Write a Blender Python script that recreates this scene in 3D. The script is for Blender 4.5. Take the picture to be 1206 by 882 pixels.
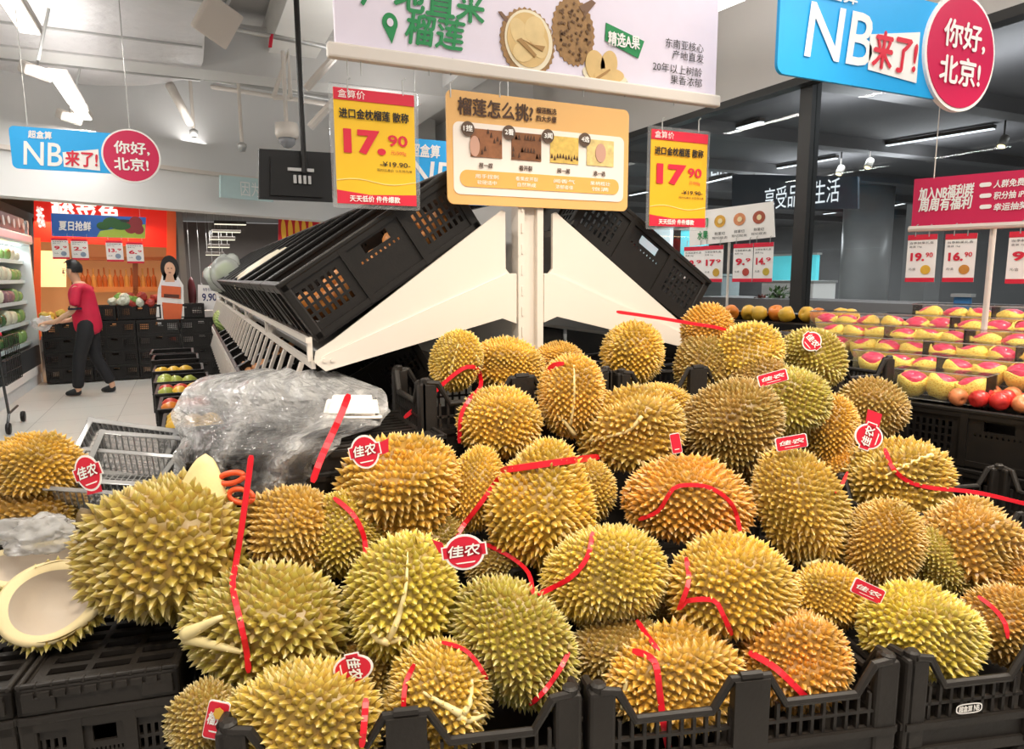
import bpy, bmesh, math, random
import numpy as np
from mathutils import Vector, Matrix, noise
random.seed(7)
for _o in list(bpy.data.objects): bpy.data.objects.remove(_o)
SC = bpy.context.scene
COL = SC.collection
# ------------------------------------------------------------------ camera
FPX, CX, CY, CH = 800.0, 603.0, 441.0, 1.55
YAW, PITCH, ROLL = math.radians(25.3), math.radians(-8.2), math.radians(0.3)
CF = Vector((math.sin(YAW)*math.cos(PITCH), math.cos(YAW)*math.cos(PITCH), math.sin(PITCH)))
_r = Vector((math.cos(YAW), -math.sin(YAW), 0)); _u = _r.cross(CF)
CR = _r*math.cos(ROLL) - _u*math.sin(ROLL); CU = _u*math.cos(ROLL) + _r*math.sin(ROLL)
EYE = Vector((0, 0, CH))
cam_d = bpy.data.cameras.new('camera'); cam = bpy.data.objects.new('camera', cam_d); COL.objects.link(cam)
cam_d.sensor_width = 36; cam_d.lens = FPX/1206*36; cam_d.clip_start = .05; cam_d.clip_end = 200
cam.matrix_world = Matrix(((CR.x, CU.x, -CF.x, 0), (CR.y, CU.y, -CF.y, 0), (CR.z, CU.z, -CF.z, CH), (0, 0, 0, 1)))
SC.camera = cam
# ------------------------------------------------------------------ light and exposure
SC.view_settings.view_transform = 'Standard'; SC.view_settings.look = 'None'
SC.view_settings.gamma = 1; SC.view_settings.use_curve_mapping = False
SC.view_settings.exposure = 0.0
SC.cycles.use_denoising = True
SC.cycles.max_bounces = 8; SC.cycles.transparent_max_bounces = 32
SC.cycles.sample_clamp_indirect = 6
W = bpy.data.worlds.new('world'); SC.world = W; W.use_nodes = True
W.node_tree.nodes['Background'].inputs[0].default_value = (1.0, .975, .95, 1)
W.node_tree.nodes['Background'].inputs[1].default_value = 0.5
def area(name, loc, size, power, color=(1, .95, .88), rot=(0, 0, 0)):
    l = bpy.data.lights.new(name, 'AREA'); l.shape = 'RECTANGLE'; l.size, l.size_y = size
    l.energy = power; l.color = color
    o = bpy.data.objects.new(name, l); COL.objects.link(o); o.location = loc; o.rotation_euler = rot
    return o
LAMP_POWER = 24
LAMPS = [(-.9, 3.28, y, False) for y in (0.6, 2.4, 4.2)] + [(1.6, 3.45, y, False) for y in (-.6, .9)] + [(3.5, 3.45, y, False) for y in (-.6, .9)]
for i, (x, z, y, _v) in enumerate(LAMPS):
    area('ceiling_lamp_light', (x, y, z-.03), (.1, 1.4), LAMP_POWER)
for y in (6.2, 8.0, 9.6, 11.2):
    area('ceiling_lamp_light', (-.9, y, 3.24), (.1, 1.1), 30, (1, .97, .93))
for x in (2.6,):
    for y in (4.6, 6.6): area('ceiling_lamp_light', (x, y, 3.4), (.1, 1.2), 26)
# upward fill lights without fixtures, added to brighten the ceiling and right wall
for (x, y, p) in ((-.9, 3.5, 11), (-.9, 7.5, 14), (1.6, 1.5, 10), (3.2, 3.2, 45), (1.6, 5.5, 12), (2.2, 8.5, 12), (.2, 10.2, 8)):
    area('ceiling_fill_light', (x, y, 3.3), (.3, 2.4), p, (1, .97, .94), (math.pi, 0, 0))
# track spots of the durian stall (ordinary shop ceiling spots)
for (x, y, tx, ty, p) in ((.1, .1, .6, 1.2, 75), (1.5, -.1, 1.3, 1.2, 75), (2.2, .9, 1.4, 1.5, 40), (3.4, .6, 2.8, 1.3, 95), (-.9, .6, -.1, 1.5, 35)):
    l = bpy.data.lights.new('ceiling_spot_light', 'SPOT'); l.energy = p*2.0; l.spot_size = 1.1; l.spot_blend = .6; l.color = (1, .86, .66); l.shadow_soft_size = .06
    o = bpy.data.objects.new('ceiling_spot_light', l); COL.objects.link(o); o.location = (x, y, 3.35)
    o.rotation_euler = (Vector((tx, ty, 1.0))-Vector((x, y, 3.35))).to_track_quat('-Z', 'Y').to_euler()
# the mall beyond the glass
for (x, y, p) in ((7.5, 5, 170), (11, 11, 360), (20.5, 7, 420), (12, 3, 250), (20, 22, 700)): area('mall_light', (x, y, 3.7), (.6, 6), p, (.93, .97, 1))
for (x, y) in ((8, 4), (12, 10)): area('mall_glow', (x, y, 3.3), (.3, 6), 90, (.95, .97, 1), (math.pi, 0, 0))
area('back_room_light', (.8, 15.5, 2.5), (1.5, 1.5), 90, (1, .95, .9))
area('fish_shop_light', (-1.3, 12.9, 2.45), (1.6, .3), 22, (1, .62, .3))

# ------------------------------------------------------------------ pixel rays (photo frame 1206 x 882)
def ray(px, py): return CF + CR*((px-CX)/FPX) - CU*((py-CY)/FPX)
def onX(px, py, X): d = ray(px, py); return EYE + d*(X/d.x)
def onY(px, py, Y): d = ray(px, py); return EYE + d*(Y/d.y)
def onZ(px, py, Z): d = ray(px, py); return EYE + d*((Z-CH)/d.z)
def at(px, py, D): return EYE + ray(px, py)*D
def depth(P): return (P-EYE).dot(CF)

# ------------------------------------------------------------------ materials
def lin(c):
    if isinstance(c, str):
        c = c.lstrip('#'); c = [int(c[i:i+2], 16)/255 for i in (0, 2, 4)]
    return tuple(x/12.92 if x <= .04045 else ((x+.055)/1.055)**2.4 for x in c) + (1.0,)
MATS = {}
def mat(name, col, rough=.55, metal=0, noise_s=None, noise_a=.12, bump_s=None, bump=.15, emit=None, spec=.5, coat=0, dist=.01):
    if name in MATS: return MATS[name]
    m = bpy.data.materials.new(name); m.use_nodes = True; MATS[name] = m
    nt = m.node_tree; b = nt.nodes['Principled BSDF']; c = lin(col)
    b.inputs['Base Color'].default_value = c; b.inputs['Roughness'].default_value = rough
    b.inputs['Metallic'].default_value = metal; b.inputs['Specular IOR Level'].default_value = spec
    if coat: b.inputs['Coat Weight'].default_value = coat
    tc = nt.nodes.new('ShaderNodeTexCoord')
    n = nt.nodes.new('ShaderNodeTexNoise'); n.inputs['Scale'].default_value = noise_s or 14; n.inputs['Detail'].default_value = 4
    nt.links.new(tc.outputs['Object'], n.inputs['Vector'])
    a = noise_a if noise_s else .04
    mx = nt.nodes.new('ShaderNodeMix'); mx.data_type = 'RGBA'
    mx.inputs[6].default_value = tuple(v*(1-a) for v in c[:3])+(1,); mx.inputs[7].default_value = tuple(min(1, v*(1+a)) for v in c[:3])+(1,)
    nt.links.new(n.outputs['Fac'], mx.inputs[0]); nt.links.new(mx.outputs[2], b.inputs['Base Color'])
    if bump_s:
        n2 = nt.nodes.new('ShaderNodeTexNoise'); n2.inputs['Scale'].default_value = bump_s; n2.inputs['Detail'].default_value = 5
        nt.links.new(tc.outputs['Object'], n2.inputs['Vector'])
        bp = nt.nodes.new('ShaderNodeBump'); bp.inputs['Strength'].default_value = bump; bp.inputs['Distance'].default_value = dist
        nt.links.new(n2.outputs['Fac'], bp.inputs['Height']); nt.links.new(bp.outputs['Normal'], b.inputs['Normal'])
    if emit:
        b.inputs['Emission Color'].default_value = c if emit is True or not isinstance(emit, tuple) else lin(emit[1])
        b.inputs['Emission Strength'].default_value = 1.0 if emit is True else (emit[0] if isinstance(emit, tuple) else emit)
    return m
def clear(name, tint=(1, 1, 1), fac=.12, rough=.08, diff=0.0, bump_s=None, bump=.4, bdist=.02):
    """thin clear plastic or glass: mostly transparent, some gloss, some white haze"""
    if name in MATS: return MATS[name]
    m = bpy.data.materials.new(name); m.use_nodes = True; MATS[name] = m; nt = m.node_tree; nt.nodes.clear()
    out = nt.nodes.new('ShaderNodeOutputMaterial'); tr = nt.nodes.new('ShaderNodeBsdfTransparent'); tr.inputs[0].default_value = (*tint, 1)
    gl = nt.nodes.new('ShaderNodeBsdfGlossy'); gl.inputs['Roughness'].default_value = rough
    df = nt.nodes.new('ShaderNodeBsdfDiffuse'); df.inputs[0].default_value = (.93, .93, .93, 1)
    tl = nt.nodes.new('ShaderNodeBsdfTranslucent'); tl.inputs[0].default_value = (.85, .85, .85, 1)
    ad = nt.nodes.new('ShaderNodeMixShader'); nt.links.new(df.outputs[0], ad.inputs[1]); nt.links.new(tl.outputs[0], ad.inputs[2])
    m1 = nt.nodes.new('ShaderNodeMixShader'); m1.inputs[0].default_value = diff
    nt.links.new(tr.outputs[0], m1.inputs[1]); nt.links.new(ad.outputs[0], m1.inputs[2])
    fr = nt.nodes.new('ShaderNodeLayerWeight'); fr.inputs[0].default_value = fac
    m2 = nt.nodes.new('ShaderNodeMixShader'); nt.links.new(fr.outputs['Fresnel'], m2.inputs[0])
    nt.links.new(m1.outputs[0], m2.inputs[1]); nt.links.new(gl.outputs[0], m2.inputs[2]); nt.links.new(m2.outputs[0], out.inputs[0])
    if bump_s:
        tc = nt.nodes.new('ShaderNodeTexCoord'); n2 = nt.nodes.new('ShaderNodeTexNoise'); n2.inputs['Scale'].default_value = bump_s; n2.inputs['Detail'].default_value = 6
        nt.links.new(tc.outputs['Object'], n2.inputs['Vector']); bp = nt.nodes.new('ShaderNodeBump'); bp.inputs['Strength'].default_value = bump; bp.inputs['Distance'].default_value = bdist
        nt.links.new(n2.outputs['Fac'], bp.inputs['Height'])
        for s in (gl, df, fr): nt.links.new(bp.outputs['Normal'], s.inputs['Normal'])
    return m
def emis(name, col, s=1.0):
    if name in MATS: return MATS[name]
    m = bpy.data.materials.new(name); m.use_nodes = True; MATS[name] = m; nt = m.node_tree; nt.nodes.clear()
    e = nt.nodes.new('ShaderNodeEmission'); e.inputs[0].default_value = lin(col); e.inputs[1].default_value = s
    o = nt.nodes.new('ShaderNodeOutputMaterial'); nt.links.new(e.outputs[0], o.inputs[0]); return m

black_plastic = mat('black_plastic', '#1d1a18', .42, spec=.35, noise_s=30, noise_a=.25, bump_s=120, bump=.06)
dark_plastic = mat('dusty_black_plastic', '#25211e', .5, spec=.35, noise_s=12, noise_a=.35, bump_s=90, bump=.08)
grey_plastic = mat('dark_grey_plastic', '#3a342f', .45, noise_s=20, noise_a=.2, bump_s=100, bump=.06)
white_metal = mat('white_painted_metal', '#ddd4ca', .35, noise_s=6, noise_a=.03)
white_paint = mat('white_paint', '#e9e6e1', .6, noise_s=3, noise_a=.05)
grey_paint = mat('light_grey_paint', '#d4d2cf', .65, noise_s=2, noise_a=.07)
steel = mat('galvanised_steel', '#b9b8b5', .4, .6, noise_s=8)
white_print = mat('white_print', '#f7f4f0', .6)
black_print = mat('black_print', '#1c1a1a', .6)
red_print = mat('red_print', '#d81f3c', .5)
crimson = mat('crimson_board', '#cf1550', .45)
cyan_board = mat('cyan_blue_board', '#14aaf0', .45)
green_print = mat('green_print', '#1c8a4c', .6)
yellow_card = mat('yellow_card', '#f2c01e', .5, noise_s=5, noise_a=.06)
orange_card = mat('orange_card', '#e8ad58', .5)
cream_card = mat('cream_card', '#efe4da', .5)
lilac_board = mat('pale_lilac_board', '#e6dcea', .5)
warm_white = mat('warm_white_board', '#f3efe9', .5)

# ------------------------------------------------------------------ mesh building
class MB:
    def __init__(s): s.v = []; s.f = []; s.tip = None
    def add(s, vs, fs):
        o = len(s.v); s.v += [Vector(p) for p in vs]; s.f += [tuple(i+o for i in f) for f in fs]; return s
    def box(s, c, d, M=None):
        x, y, z = d[0]/2, d[1]/2, d[2]/2; c = Vector(c)
        p = [Vector((i*x, j*y, k*z)) for i in (-1, 1) for j in (-1, 1) for k in (-1, 1)]
        p = [c + (M @ q if M else q) for q in p]
        return s.add(p, [(0, 1, 3, 2), (4, 6, 7, 5), (0, 4, 5, 1), (2, 3, 7, 6), (0, 2, 6, 4), (1, 5, 7, 3)])
    def rbox(s, c, d, r=.01, M=None):
        """box with chamfered edges"""
        bm = bmesh.new(); bmesh.ops.create_cube(bm, size=1)
        for v in bm.verts: v.co = Vector((v.co.x*d[0], v.co.y*d[1], v.co.z*d[2]))
        bmesh.ops.bevel(bm, geom=bm.edges[:], offset=min(r, min(d)*.45), segments=2, affect='EDGES', profile=.5)
        c = Vector(c); bm.verts.index_update()
        s.add([c + (M @ v.co if M else v.co) for v in bm.verts], [[v.index for v in f.verts] for f in bm.faces]); bm.free(); return s
    def tube(s, pts, r, n=8, cap=True):
        pts = [Vector(p) for p in pts]; R = r if isinstance(r, (list, tuple)) else [r]*len(pts); vs = []; fs = []
        prev = None
        for i, p in enumerate(pts):
            t = (pts[min(i+1, len(pts)-1)]-pts[max(i-1, 0)]); t = t.normalized() if t.length > 1e-9 else Vector((0, 0, 1))
            a = prev - t*prev.dot(t) if prev else (Vector((0, 0, 1)) if abs(t.z) < .9 else Vector((1, 0, 0)))
            a = (a - t*a.dot(t)).normalized(); b = t.cross(a); prev = a
            vs += [p + a*R[i]*math.cos(k*2*math.pi/n) + b*R[i]*math.sin(k*2*math.pi/n) for k in range(n)]
        for i in range(len(pts)-1):
            for k in range(n): fs.append((i*n+k, i*n+(k+1) % n, (i+1)*n+(k+1) % n, (i+1)*n+k))
        if cap: fs += [tuple(range(n))[::-1], tuple((len(pts)-1)*n+k for k in range(n))]
        return s.add(vs, fs)
    def strip(s, pts, w, side, nrm, t=.0012):
        """flat ribbon: pts with one side vector and one normal per point"""
        vs = []; fs = []
        for i, p in enumerate(pts):
            a = side[i]*(w[i]/2); n = nrm[i]*t
            vs += [p-a-n, p+a-n, p+a*.9+n, p-a*.9+n]
        for i in range(len(pts)-1):
            for k in range(4): fs.append((i*4+k, i*4+(k+1) % 4, i*4+4+(k+1) % 4, i*4+4+k))
        m = (len(pts)-1)*4; fs += [(3, 2, 1, 0), (m, m+1, m+2, m+3)]
        return s.add(vs, fs)
    def lathe(s, prof, n=20, c=(0, 0, 0), M=None):
        c = Vector(c); vs = []; fs = []
        for r, z in prof:
            for k in range(n):
                q = Vector((r*math.cos(2*math.pi*k/n), r*math.sin(2*math.pi*k/n), z)); vs.append(c + (M @ q if M else q))
        for i in range(len(prof)-1):
            for k in range(n): fs.append((i*n+k, i*n+(k+1) % n, (i+1)*n+(k+1) % n, (i+1)*n+k))
        fs += [tuple(range(n))[::-1], tuple((len(prof)-1)*n+k for k in range(n))]
        return s.add(vs, fs)
    def prism(s, poly, e):
        """closed polygon (3-D points) swept by vector e"""
        n = len(poly); e = Vector(e); P = [Vector(p) for p in poly]
        return s.add(P + [p+e for p in P], [tuple(range(n))[::-1], tuple(range(n, 2*n))] + [(i, (i+1) % n, n+(i+1) % n, n+i) for i in range(n)])
    def slots(s, w, h, t, holes, T):
        """rectangular wall w x h x t with rectangular holes; T maps (u, v, n) to a point"""
        xs = sorted({0, w} | {a for q in holes for a in q[:2]}); ys = sorted({0, h} | {a for q in holes for a in q[2:]})
        for j in range(len(ys)-1):
            run = None
            for i in range(len(xs)):
                solid = i < len(xs)-1 and not any(q[0] <= (xs[i]+xs[i+1])/2 <= q[1] and q[2] <= (ys[j]+ys[j+1])/2 <= q[3] for q in holes)
                if solid and run is None: run = xs[i]
                if not solid and run is not None:
                    a, b = run, xs[i]; run = None
                    p = [T(u, v, n) for u in (a, b) for v in (ys[j], ys[j+1]) for n in (0, t)]
                    s.add(p, [(0, 1, 3, 2), (4, 6, 7, 5), (0, 4, 5, 1), (2, 3, 7, 6), (0, 2, 6, 4), (1, 5, 7, 3)])
        return s
    def mesh(s, name, m, smooth=False):
        me = bpy.data.meshes.new(name); me.from_pydata([tuple(p) for p in s.v], [], s.f); me.validate()
        bm = bmesh.new(); bm.from_mesh(me); bmesh.ops.recalc_face_normals(bm, faces=bm.faces); bm.to_mesh(me); bm.free()
        if m: me.materials.append(m)
        if smooth:
            for p in me.polygons: p.use_smooth = True
        return me
    def build(s, name, m, parent=None, smooth=False, world=False):
        if world and parent is not None:
            inv = mtx(parent).inverted(); s.v = [inv @ p for p in s.v]
        o = bpy.data.objects.new(name, s.mesh(name, m, smooth)); COL.objects.link(o)
        if parent is not None: o.parent = parent
        return o
def mtx(o):
    m = Matrix.LocRotScale(o.location, o.rotation_euler.to_quaternion() if o.rotation_mode != 'QUATERNION' else o.rotation_quaternion, o.scale)
    return mtx(o.parent) @ m if o.parent else m
def tag(o, label=None, cat=None, group=None, kind=None):
    if label: o['label'] = label
    if cat: o['category'] = cat
    if group: o['group'] = group
    if kind: o['kind'] = kind
    return o
def thing(name, label, cat, loc=(0, 0, 0), rot=(0, 0, 0), group=None):
    o = bpy.data.objects.new(name, None); COL.objects.link(o); o.location = loc; o.rotation_euler = rot; o.empty_display_size = .05
    return tag(o, label, cat, group)
def kids(o): return KIDS.get(o.name) or [c for c in bpy.data.objects if c.parent == o]
KIDS = {}
def dup(o, loc=None, rot=None, label=None, group=None, parent=None):
    c = o.copy(); COL.objects.link(c)
    if parent is not None: c.parent = parent
    if loc is not None: c.location = loc
    if rot is not None: c.rotation_euler = rot
    if label: c['label'] = label
    if group: c['group'] = group
    if o.name not in KIDS: KIDS[o.name] = [k for k in bpy.data.objects if k.parent == o]
    for k in list(KIDS[o.name]): dup(k, parent=c)
    return c
def struct(name, mb, m, smooth=False):
    return tag(mb.build(name, m, None, smooth), kind='structure')

# ------------------------------------------------------------------ lettering
_tc = {}
def glyphs(body, weight=0.0, shear=0.0):
    k = (body, weight, shear)
    if k not in _tc:
        c = bpy.data.curves.new('lettering', 'FONT'); c.body = body; c.offset = weight; c.shear = shear; c.resolution_u = 3; c.space_line = .95
        o = bpy.data.objects.new('lettering', c); COL.objects.link(o); bpy.context.view_layer.update()
        me = bpy.data.meshes.new_from_object(o.evaluated_get(bpy.context.evaluated_depsgraph_get()))
        v = [tuple(p.co[:2]) for p in me.vertices]; f = [tuple(p.vertices) for p in me.polygons]
        bpy.data.objects.remove(o); bpy.data.curves.remove(c); bpy.data.meshes.remove(me)
        _tc[k] = (v, f)
    return _tc[k]
class Board:
    """a flat board in the room: a point, a horizontal direction u, an upward direction v; n points to the viewer's side"""
    def __init__(s, P, u, v=(0, 0, 1)):
        s.P = Vector(P); s.u = Vector(u).normalized(); s.v = Vector(v).normalized(); s.n = s.u.cross(s.v)
    def uv(s, px, py):
        d = ray(px, py); t = (s.P-EYE).dot(s.n)/d.dot(s.n); q = EYE + d*t - s.P; return q.dot(s.u), q.dot(s.v)
    def p(s, u, v, n=0): return s.P + s.u*u + s.v*v + s.n*n
    def poly(s, mb, pxs, n=.003, t=.002):
        return s.upoly(mb, [s.uv(*q) for q in pxs], n, t)
    def upoly(s, mb, uvs, n=.003, t=.002):
        return mb.prism([s.p(a, b, n) for a, b in uvs], s.n*(-t))
    def rrect(s, mb, x0, y0, x1, y1, r, n=.003, t=.002, k=5):
        """rounded rectangle in board coordinates"""
        pts = []
        for cx_, cy_, a0 in ((x1-r, y1-r, 0), (x0+r, y1-r, 90), (x0+r, y0+r, 180), (x1-r, y0+r, 270)):
            for i in range(k+1):
                a = math.radians(a0+90*i/k); pts.append((cx_+r*math.cos(a), cy_+r*math.sin(a)))
        return s.upoly(mb, pts, n, t)
    def disc(s, mb, c, ra, rb=None, n=.003, t=.002, k=28, rot=0, wob=0):
        rb = rb or ra; pts = []
        for i in range(k):
            a = 2*math.pi*i/k; x, y = ra*math.cos(a), rb*math.sin(a); q = 1 + (wob if i % 2 else -wob)
            pts.append((c[0]+(x*math.cos(rot)-y*math.sin(rot))*q, c[1]+(x*math.sin(rot)+y*math.cos(rot))*q))
        return s.upoly(mb, pts, n, t)
    def text(s, mb, body, x0, x1, yc, h, n=.004, weight=0.0, shear=0.0):
        """lettering fitted between pixel columns x0..x1 at row yc with pixel height h"""
        a = s.uv(x0, yc); b = s.uv(x1, yc); xm = (x0+x1)/2; c0 = s.uv(xm, yc-h/2)[1]; c1 = s.uv(xm, yc+h/2)[1]
        return s.utext(mb, body, a[0], b[0], min(c0, c1), max(c0, c1), n, weight, shear)
    def utext(s, mb, body, u0, u1, v0, v1, n=.004, weight=0.0, shear=0.0):
        cjk = any('\u4e00' <= ch <= '\u9fff' for ch in body)
        if cjk and weight >= .012:          # heavier strokes: the same glyphs laid side by side in shallow layers
            e = (v1-v0)*.028
            for k, (a, b) in enumerate(((-e, 0), (e, 0), (0, e), (0, -e))): s.utext(mb, body, u0+a, u1+a, v0+b, v1+b, n+.0003*k, 0, shear)
            return mb
        V, F = glyphs(body, 0 if cjk else weight, shear)
        if not V: return mb
        X0 = min(q[0] for q in V); X1 = max(q[0] for q in V); Y0 = min(q[1] for q in V); Y1 = max(q[1] for q in V)
        return mb.add([s.p(u0+(q[0]-X0)/(X1-X0)*(u1-u0), v0+(q[1]-Y0)/max(1e-6, Y1-Y0)*(v1-v0), n) for q in V], F)
# ================================================================== the setting
def tile_mat():
    m = mat('pale_floor_tiles', '#d9d4cb', .28); nt = m.node_tree; b = nt.nodes['Principled BSDF']
    tc = nt.nodes.new('ShaderNodeTexCoord'); br = nt.nodes.new('ShaderNodeTexBrick'); br.offset = 0; br.squash = 1
    br.inputs['Scale'].default_value = 1; br.inputs['Brick Width'].default_value = .8; br.inputs['Row Height'].default_value = .8
    br.inputs['Mortar Size'].default_value = .004; br.inputs['Color1'].default_value = lin('#dcd7cf'); br.inputs['Color2'].default_value = lin('#d3cec5'); br.inputs['Mortar'].default_value = lin('#a59f96')
    nt.links.new(tc.outputs['Object'], br.inputs['Vector']); nt.links.new(br.outputs['Color'], b.inputs['Base Color']); return m
struct('floor', MB().box((.5, 8, -.05), (8.2, 26, .1)), tile_mat())
struct('ceiling', MB().box((.5, 8, 4.45), (8.2, 26, .1)), mat('ceiling_paint', '#c9c6c3', .8, noise_s=1.5, noise_a=.1))
struct('wall_left', MB().box((-3.0, 9, 2.2), (.1, 20, 4.4)), white_paint)
# bulkhead over the portal at the end of the hall (runs obliquely)
BD = Vector((.875, .485, 0)).normalized(); BN = Vector((BD.y, -BD.x, 0)); BP = Vector((-1.733, 9.0, 0))
ang = math.atan2(BD.y, BD.x)
Mz = Matrix.Rotation(ang, 3, 'Z')
struct('wall_back', MB().box(BP + BD*2.6 - BN*.15 + Vector((0, 0, 3.42)), (8.6, .3, 1.98), Mz), mat('bulkhead_paint', '#e4e3e1', .6, noise_s=1, noise_a=.04))
struct('trim_1', MB().box(BP + BD*2.6 + BN*.02 + Vector((0, 0, 2.93)), (8.6, .05, .05), Mz), white_metal)
# upper wall above the shop window, the window frame
struct('wall_right', MB().box((4.6, 6, 3.76), (.2, 20, 1.36)), mat('right_wall_paint', '#e8e3de', .6, noise_s=1, noise_a=.04))
struct('trim_2', MB().box((4.5, 6, 3.06), (.12, 20, .06)), mat('dark_window_frame', '#22211f', .4))
w1 = thing('window_1', None, None, (4.58, 0, 0)); w1['kind'] = 'structure'
glass = clear('shop_window_glass', (.95, .97, .97), .13, .01)
fm = mat('dark_window_frame', '#22211f', .4)
for y0, y1 in ((-.6, 1.82), (1.84, 4.04), (4.16, 6.9), (6.94, 9.6), (9.64, 13)):
    MB().box((0, (y0+y1)/2, 1.53), (.012, y1-y0, 3.06)).build('pane', glass, w1)
MB().box((0, 4.10, 1.53), (.1, .12, 3.06)).build('mullion', fm, w1)
MB().box((0, 6.92, 1.53), (.06, .04, 3.06)).build('mullion', fm, w1)
MB().box((0, 9.62, 1.53), (.06, .04, 3.06)).build('mullion', fm, w1)
MB().box((0, 1.83, 1.53), (.012, .012, 3.06)).build('mullion', steel, w1)
MB().box((-.02, 6, 1.17), (.02, 13, .11)).build('safety_band', mat('magenta_band', '#b3164e', .5), w1)
# --- mall beyond the window
struct('floor_mall', MB().box((16, 16, -.05), (22.8, 56, .1)), mat('mall_floor', '#8d8b88', .25, noise_s=2))
struct('ceiling_mall', MB().box((16, 16, 3.95), (22.6, 56, .1)), mat('mall_ceiling', '#5a595b', .7, noise_s=3))
struct('wall_mall', MB().box((27, 16, 1.95), (.2, 56, 3.9)), mat('mall_wall', '#7b7a7a', .6, noise_s=1.5, noise_a=.15))
struct('wall_mall_end', MB().box((16, 44, 1.95), (22.6, .2, 3.9)), mat('mall_wall', '#7b7a7a', .6))
for k, y in enumerate((0.5, 3.2, 5.9, 8.6, 11.3, 14, 17, 20)):
    struct('beam_mall', MB().box((15.5, y, 3.8), (21.6, .3, .2)), mat('mall_beam', '#5c5b5c', .6))
struct('wall_shop_front', MB().box((19.0, 5.2, 1.2), (.1, 9.5, 2.4)), mat('mall_shutter', '#8b8c8d', .5, noise_s=2, noise_a=.2))

def px_box(name, X, x0, y0, x1, y1, d, m, label, cat, **kw):
    a, b = onX(x0, y1, X), onX(x1, y0, X)
    o = thing(name, label, cat, ((a.x), (a.y+b.y)/2, min(a.z, b.z)), **kw); return o, abs(a.y-b.y), abs(b.z-a.z)
# lit shop counters far beyond the glass
def far_panel(name, X, x0, y0, x1, y1, d, m, label, cat):
    o, w, h = px_box(name, X, x0, y0, x1, y1, d, m, label, cat)
    if cat in ('counter', 'cabinet', 'poster'): o.location.z, h = 0.0, h+o.location.z
    else: MB().tube([(d/2, 0, h), (d/2, 0, 3.9-o.location.z)], .02).build('hanger', steel, o)
    MB().rbox((d/2, 0, h/2), (d, w, h), .02).build('panel', m, o)
    MB().box((d/2, 0, h+.02), (d+.04, w+.04, .04)).build('frame', steel, o)
    return o
lit_cyan = mat('lit_cyan_screen', '#58c5cf', .4, emit=.5)
far_panel('menu_screen', 11, 908, 300, 962, 342, .1, lit_cyan, 'teal lit shop screen beyond the glass behind the black mullion', 'screen')
far_panel('menu_screen', 11.5, 800, 268, 832, 322, .1, lit_cyan, 'pale teal lit screen seen between the price card and the fruit picture sign', 'screen')
far_panel('menu_screen', 11.6, 752, 268, 790, 312, .1, mat('lit_white_screen', '#cfe3e6', .4, emit=.6), 'white lit screen in the mall just left of the yellow price card', 'screen')
far_panel('shop_counter', 10.4, 895, 333, 958, 372, .6, white_paint, 'white shop counter in the mall beyond the glass', 'counter')
far_panel('shop_cabinet', 10, 800, 325, 850, 368, .5, mat('cabinet_grey', '#8f9899', .5), 'grey cabinet beyond the glass under the fruit picture sign', 'cabinet')
far_panel('poster_stand', 8.6, 1120, 350, 1143, 378, .05, mat('blue_poster', '#3d6f9c', .5, noise_s=4, noise_a=.4), 'small blue poster standing beyond the glass above the boxed fruit', 'poster')
# round columns in the mall
for x, X, r, nm in ((1018, 17, .62, 'thick round grey column beyond the glass right of the mullion'),):
    p = onX(x, 320, X); struct('column_mall', MB().lathe([(r, 0), (r, 3.9)], 28, (p.x, p.y, 0)), mat('mall_column', '#a3a2a1', .35, noise_s=2), True)
for x in (1085,):
    p = onX(x, 320, 22); struct('column_mall', MB().box((p.x, p.y, 1.95), (.8, .8, 3.9)), mat('mall_column', '#a3a2a1', .35))
# ceiling lights of the mall
def lin_lamp(name, P, Q, w, m_on, body, label, group=None, hang=0):
    """a linear lamp between two points"""
    c = (P+Q)/2; d = Q-P; L = d.length; a = math.atan2(d.y, d.x)
    o = thing(name, label, 'ceiling lamp', c, (0, 0, a), group)
    MB().rbox((0, 0, .03), (L, w*1.25, .06), .008).build('housing', body, o)
    MB().rbox((0, 0, -.006), (L*.985, w, .014), .005).build('diffuser', m_on, o)
    if hang:
        for q in (-L*.4, L*.4): MB().tube([(q, 0, .05), (q, 0, hang-c.z)], .003, 6).build('hanger', steel, o)
    return o
lamp_on = emis('lamp_diffuser', '#fffaf2', 3.2)
mall_on = emis('mall_lamp_diffuser', '#f2fbff', 2.2)
for (x0, y0, x1, y1, nm) in ((1040, 172, 1172, 151, 'long white lamp on the mall ceiling under the round red sign disc'),
                            (900, 201, 986, 186, 'white lamp on the mall ceiling crossing behind the black mullion'),
                            (970, 252, 1023, 246, 'short white lamp low on the mall ceiling under the white lettering'),
                            (1048, 243, 1078, 237, 'short white lamp on the mall ceiling beside the crimson welfare sign'),
                            (838, 160, 898, 143, 'faint lamp on the mall ceiling right of the yellow price card'),
                            (742, 230, 762, 226, 'small lamp glimpsed between the tan sign and the yellow price card'),
                            (832, 215, 866, 207, 'small mall lamp just above the Life lettering')):
    lin_lamp('mall_lamp', onZ(x0, y0, 3.82), onZ(x1, y1, 3.82), .09, mall_on, grey_plastic, nm)
def spot(x, y, nm, Z=3.75, s=1.0):
    p = onZ(x, y, Z-.25); o = thing('spotlight', nm, 'spotlight', p)
    MB().tube([(0, 0, .06*s), (0, 0, .42)], .012).build('stem', grey_plastic, o)
    Mx = Matrix.Rotation(.5, 3, 'Y')
    MB().lathe([(.05*s, .08*s), (.062*s, .06*s), (.066*s, -.09*s), (.055*s, -.09*s)], 16, (0, 0, 0), Mx).build('can', mat('spot_can', '#6b6762', .4), o, True)
    MB().lathe([(.052*s, -.094*s), (.05*s, -.098*s)], 16, (0, 0, 0), Mx).build('bulb', emis('warm_bulb', '#ffe9b0', 2.5), o)
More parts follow.
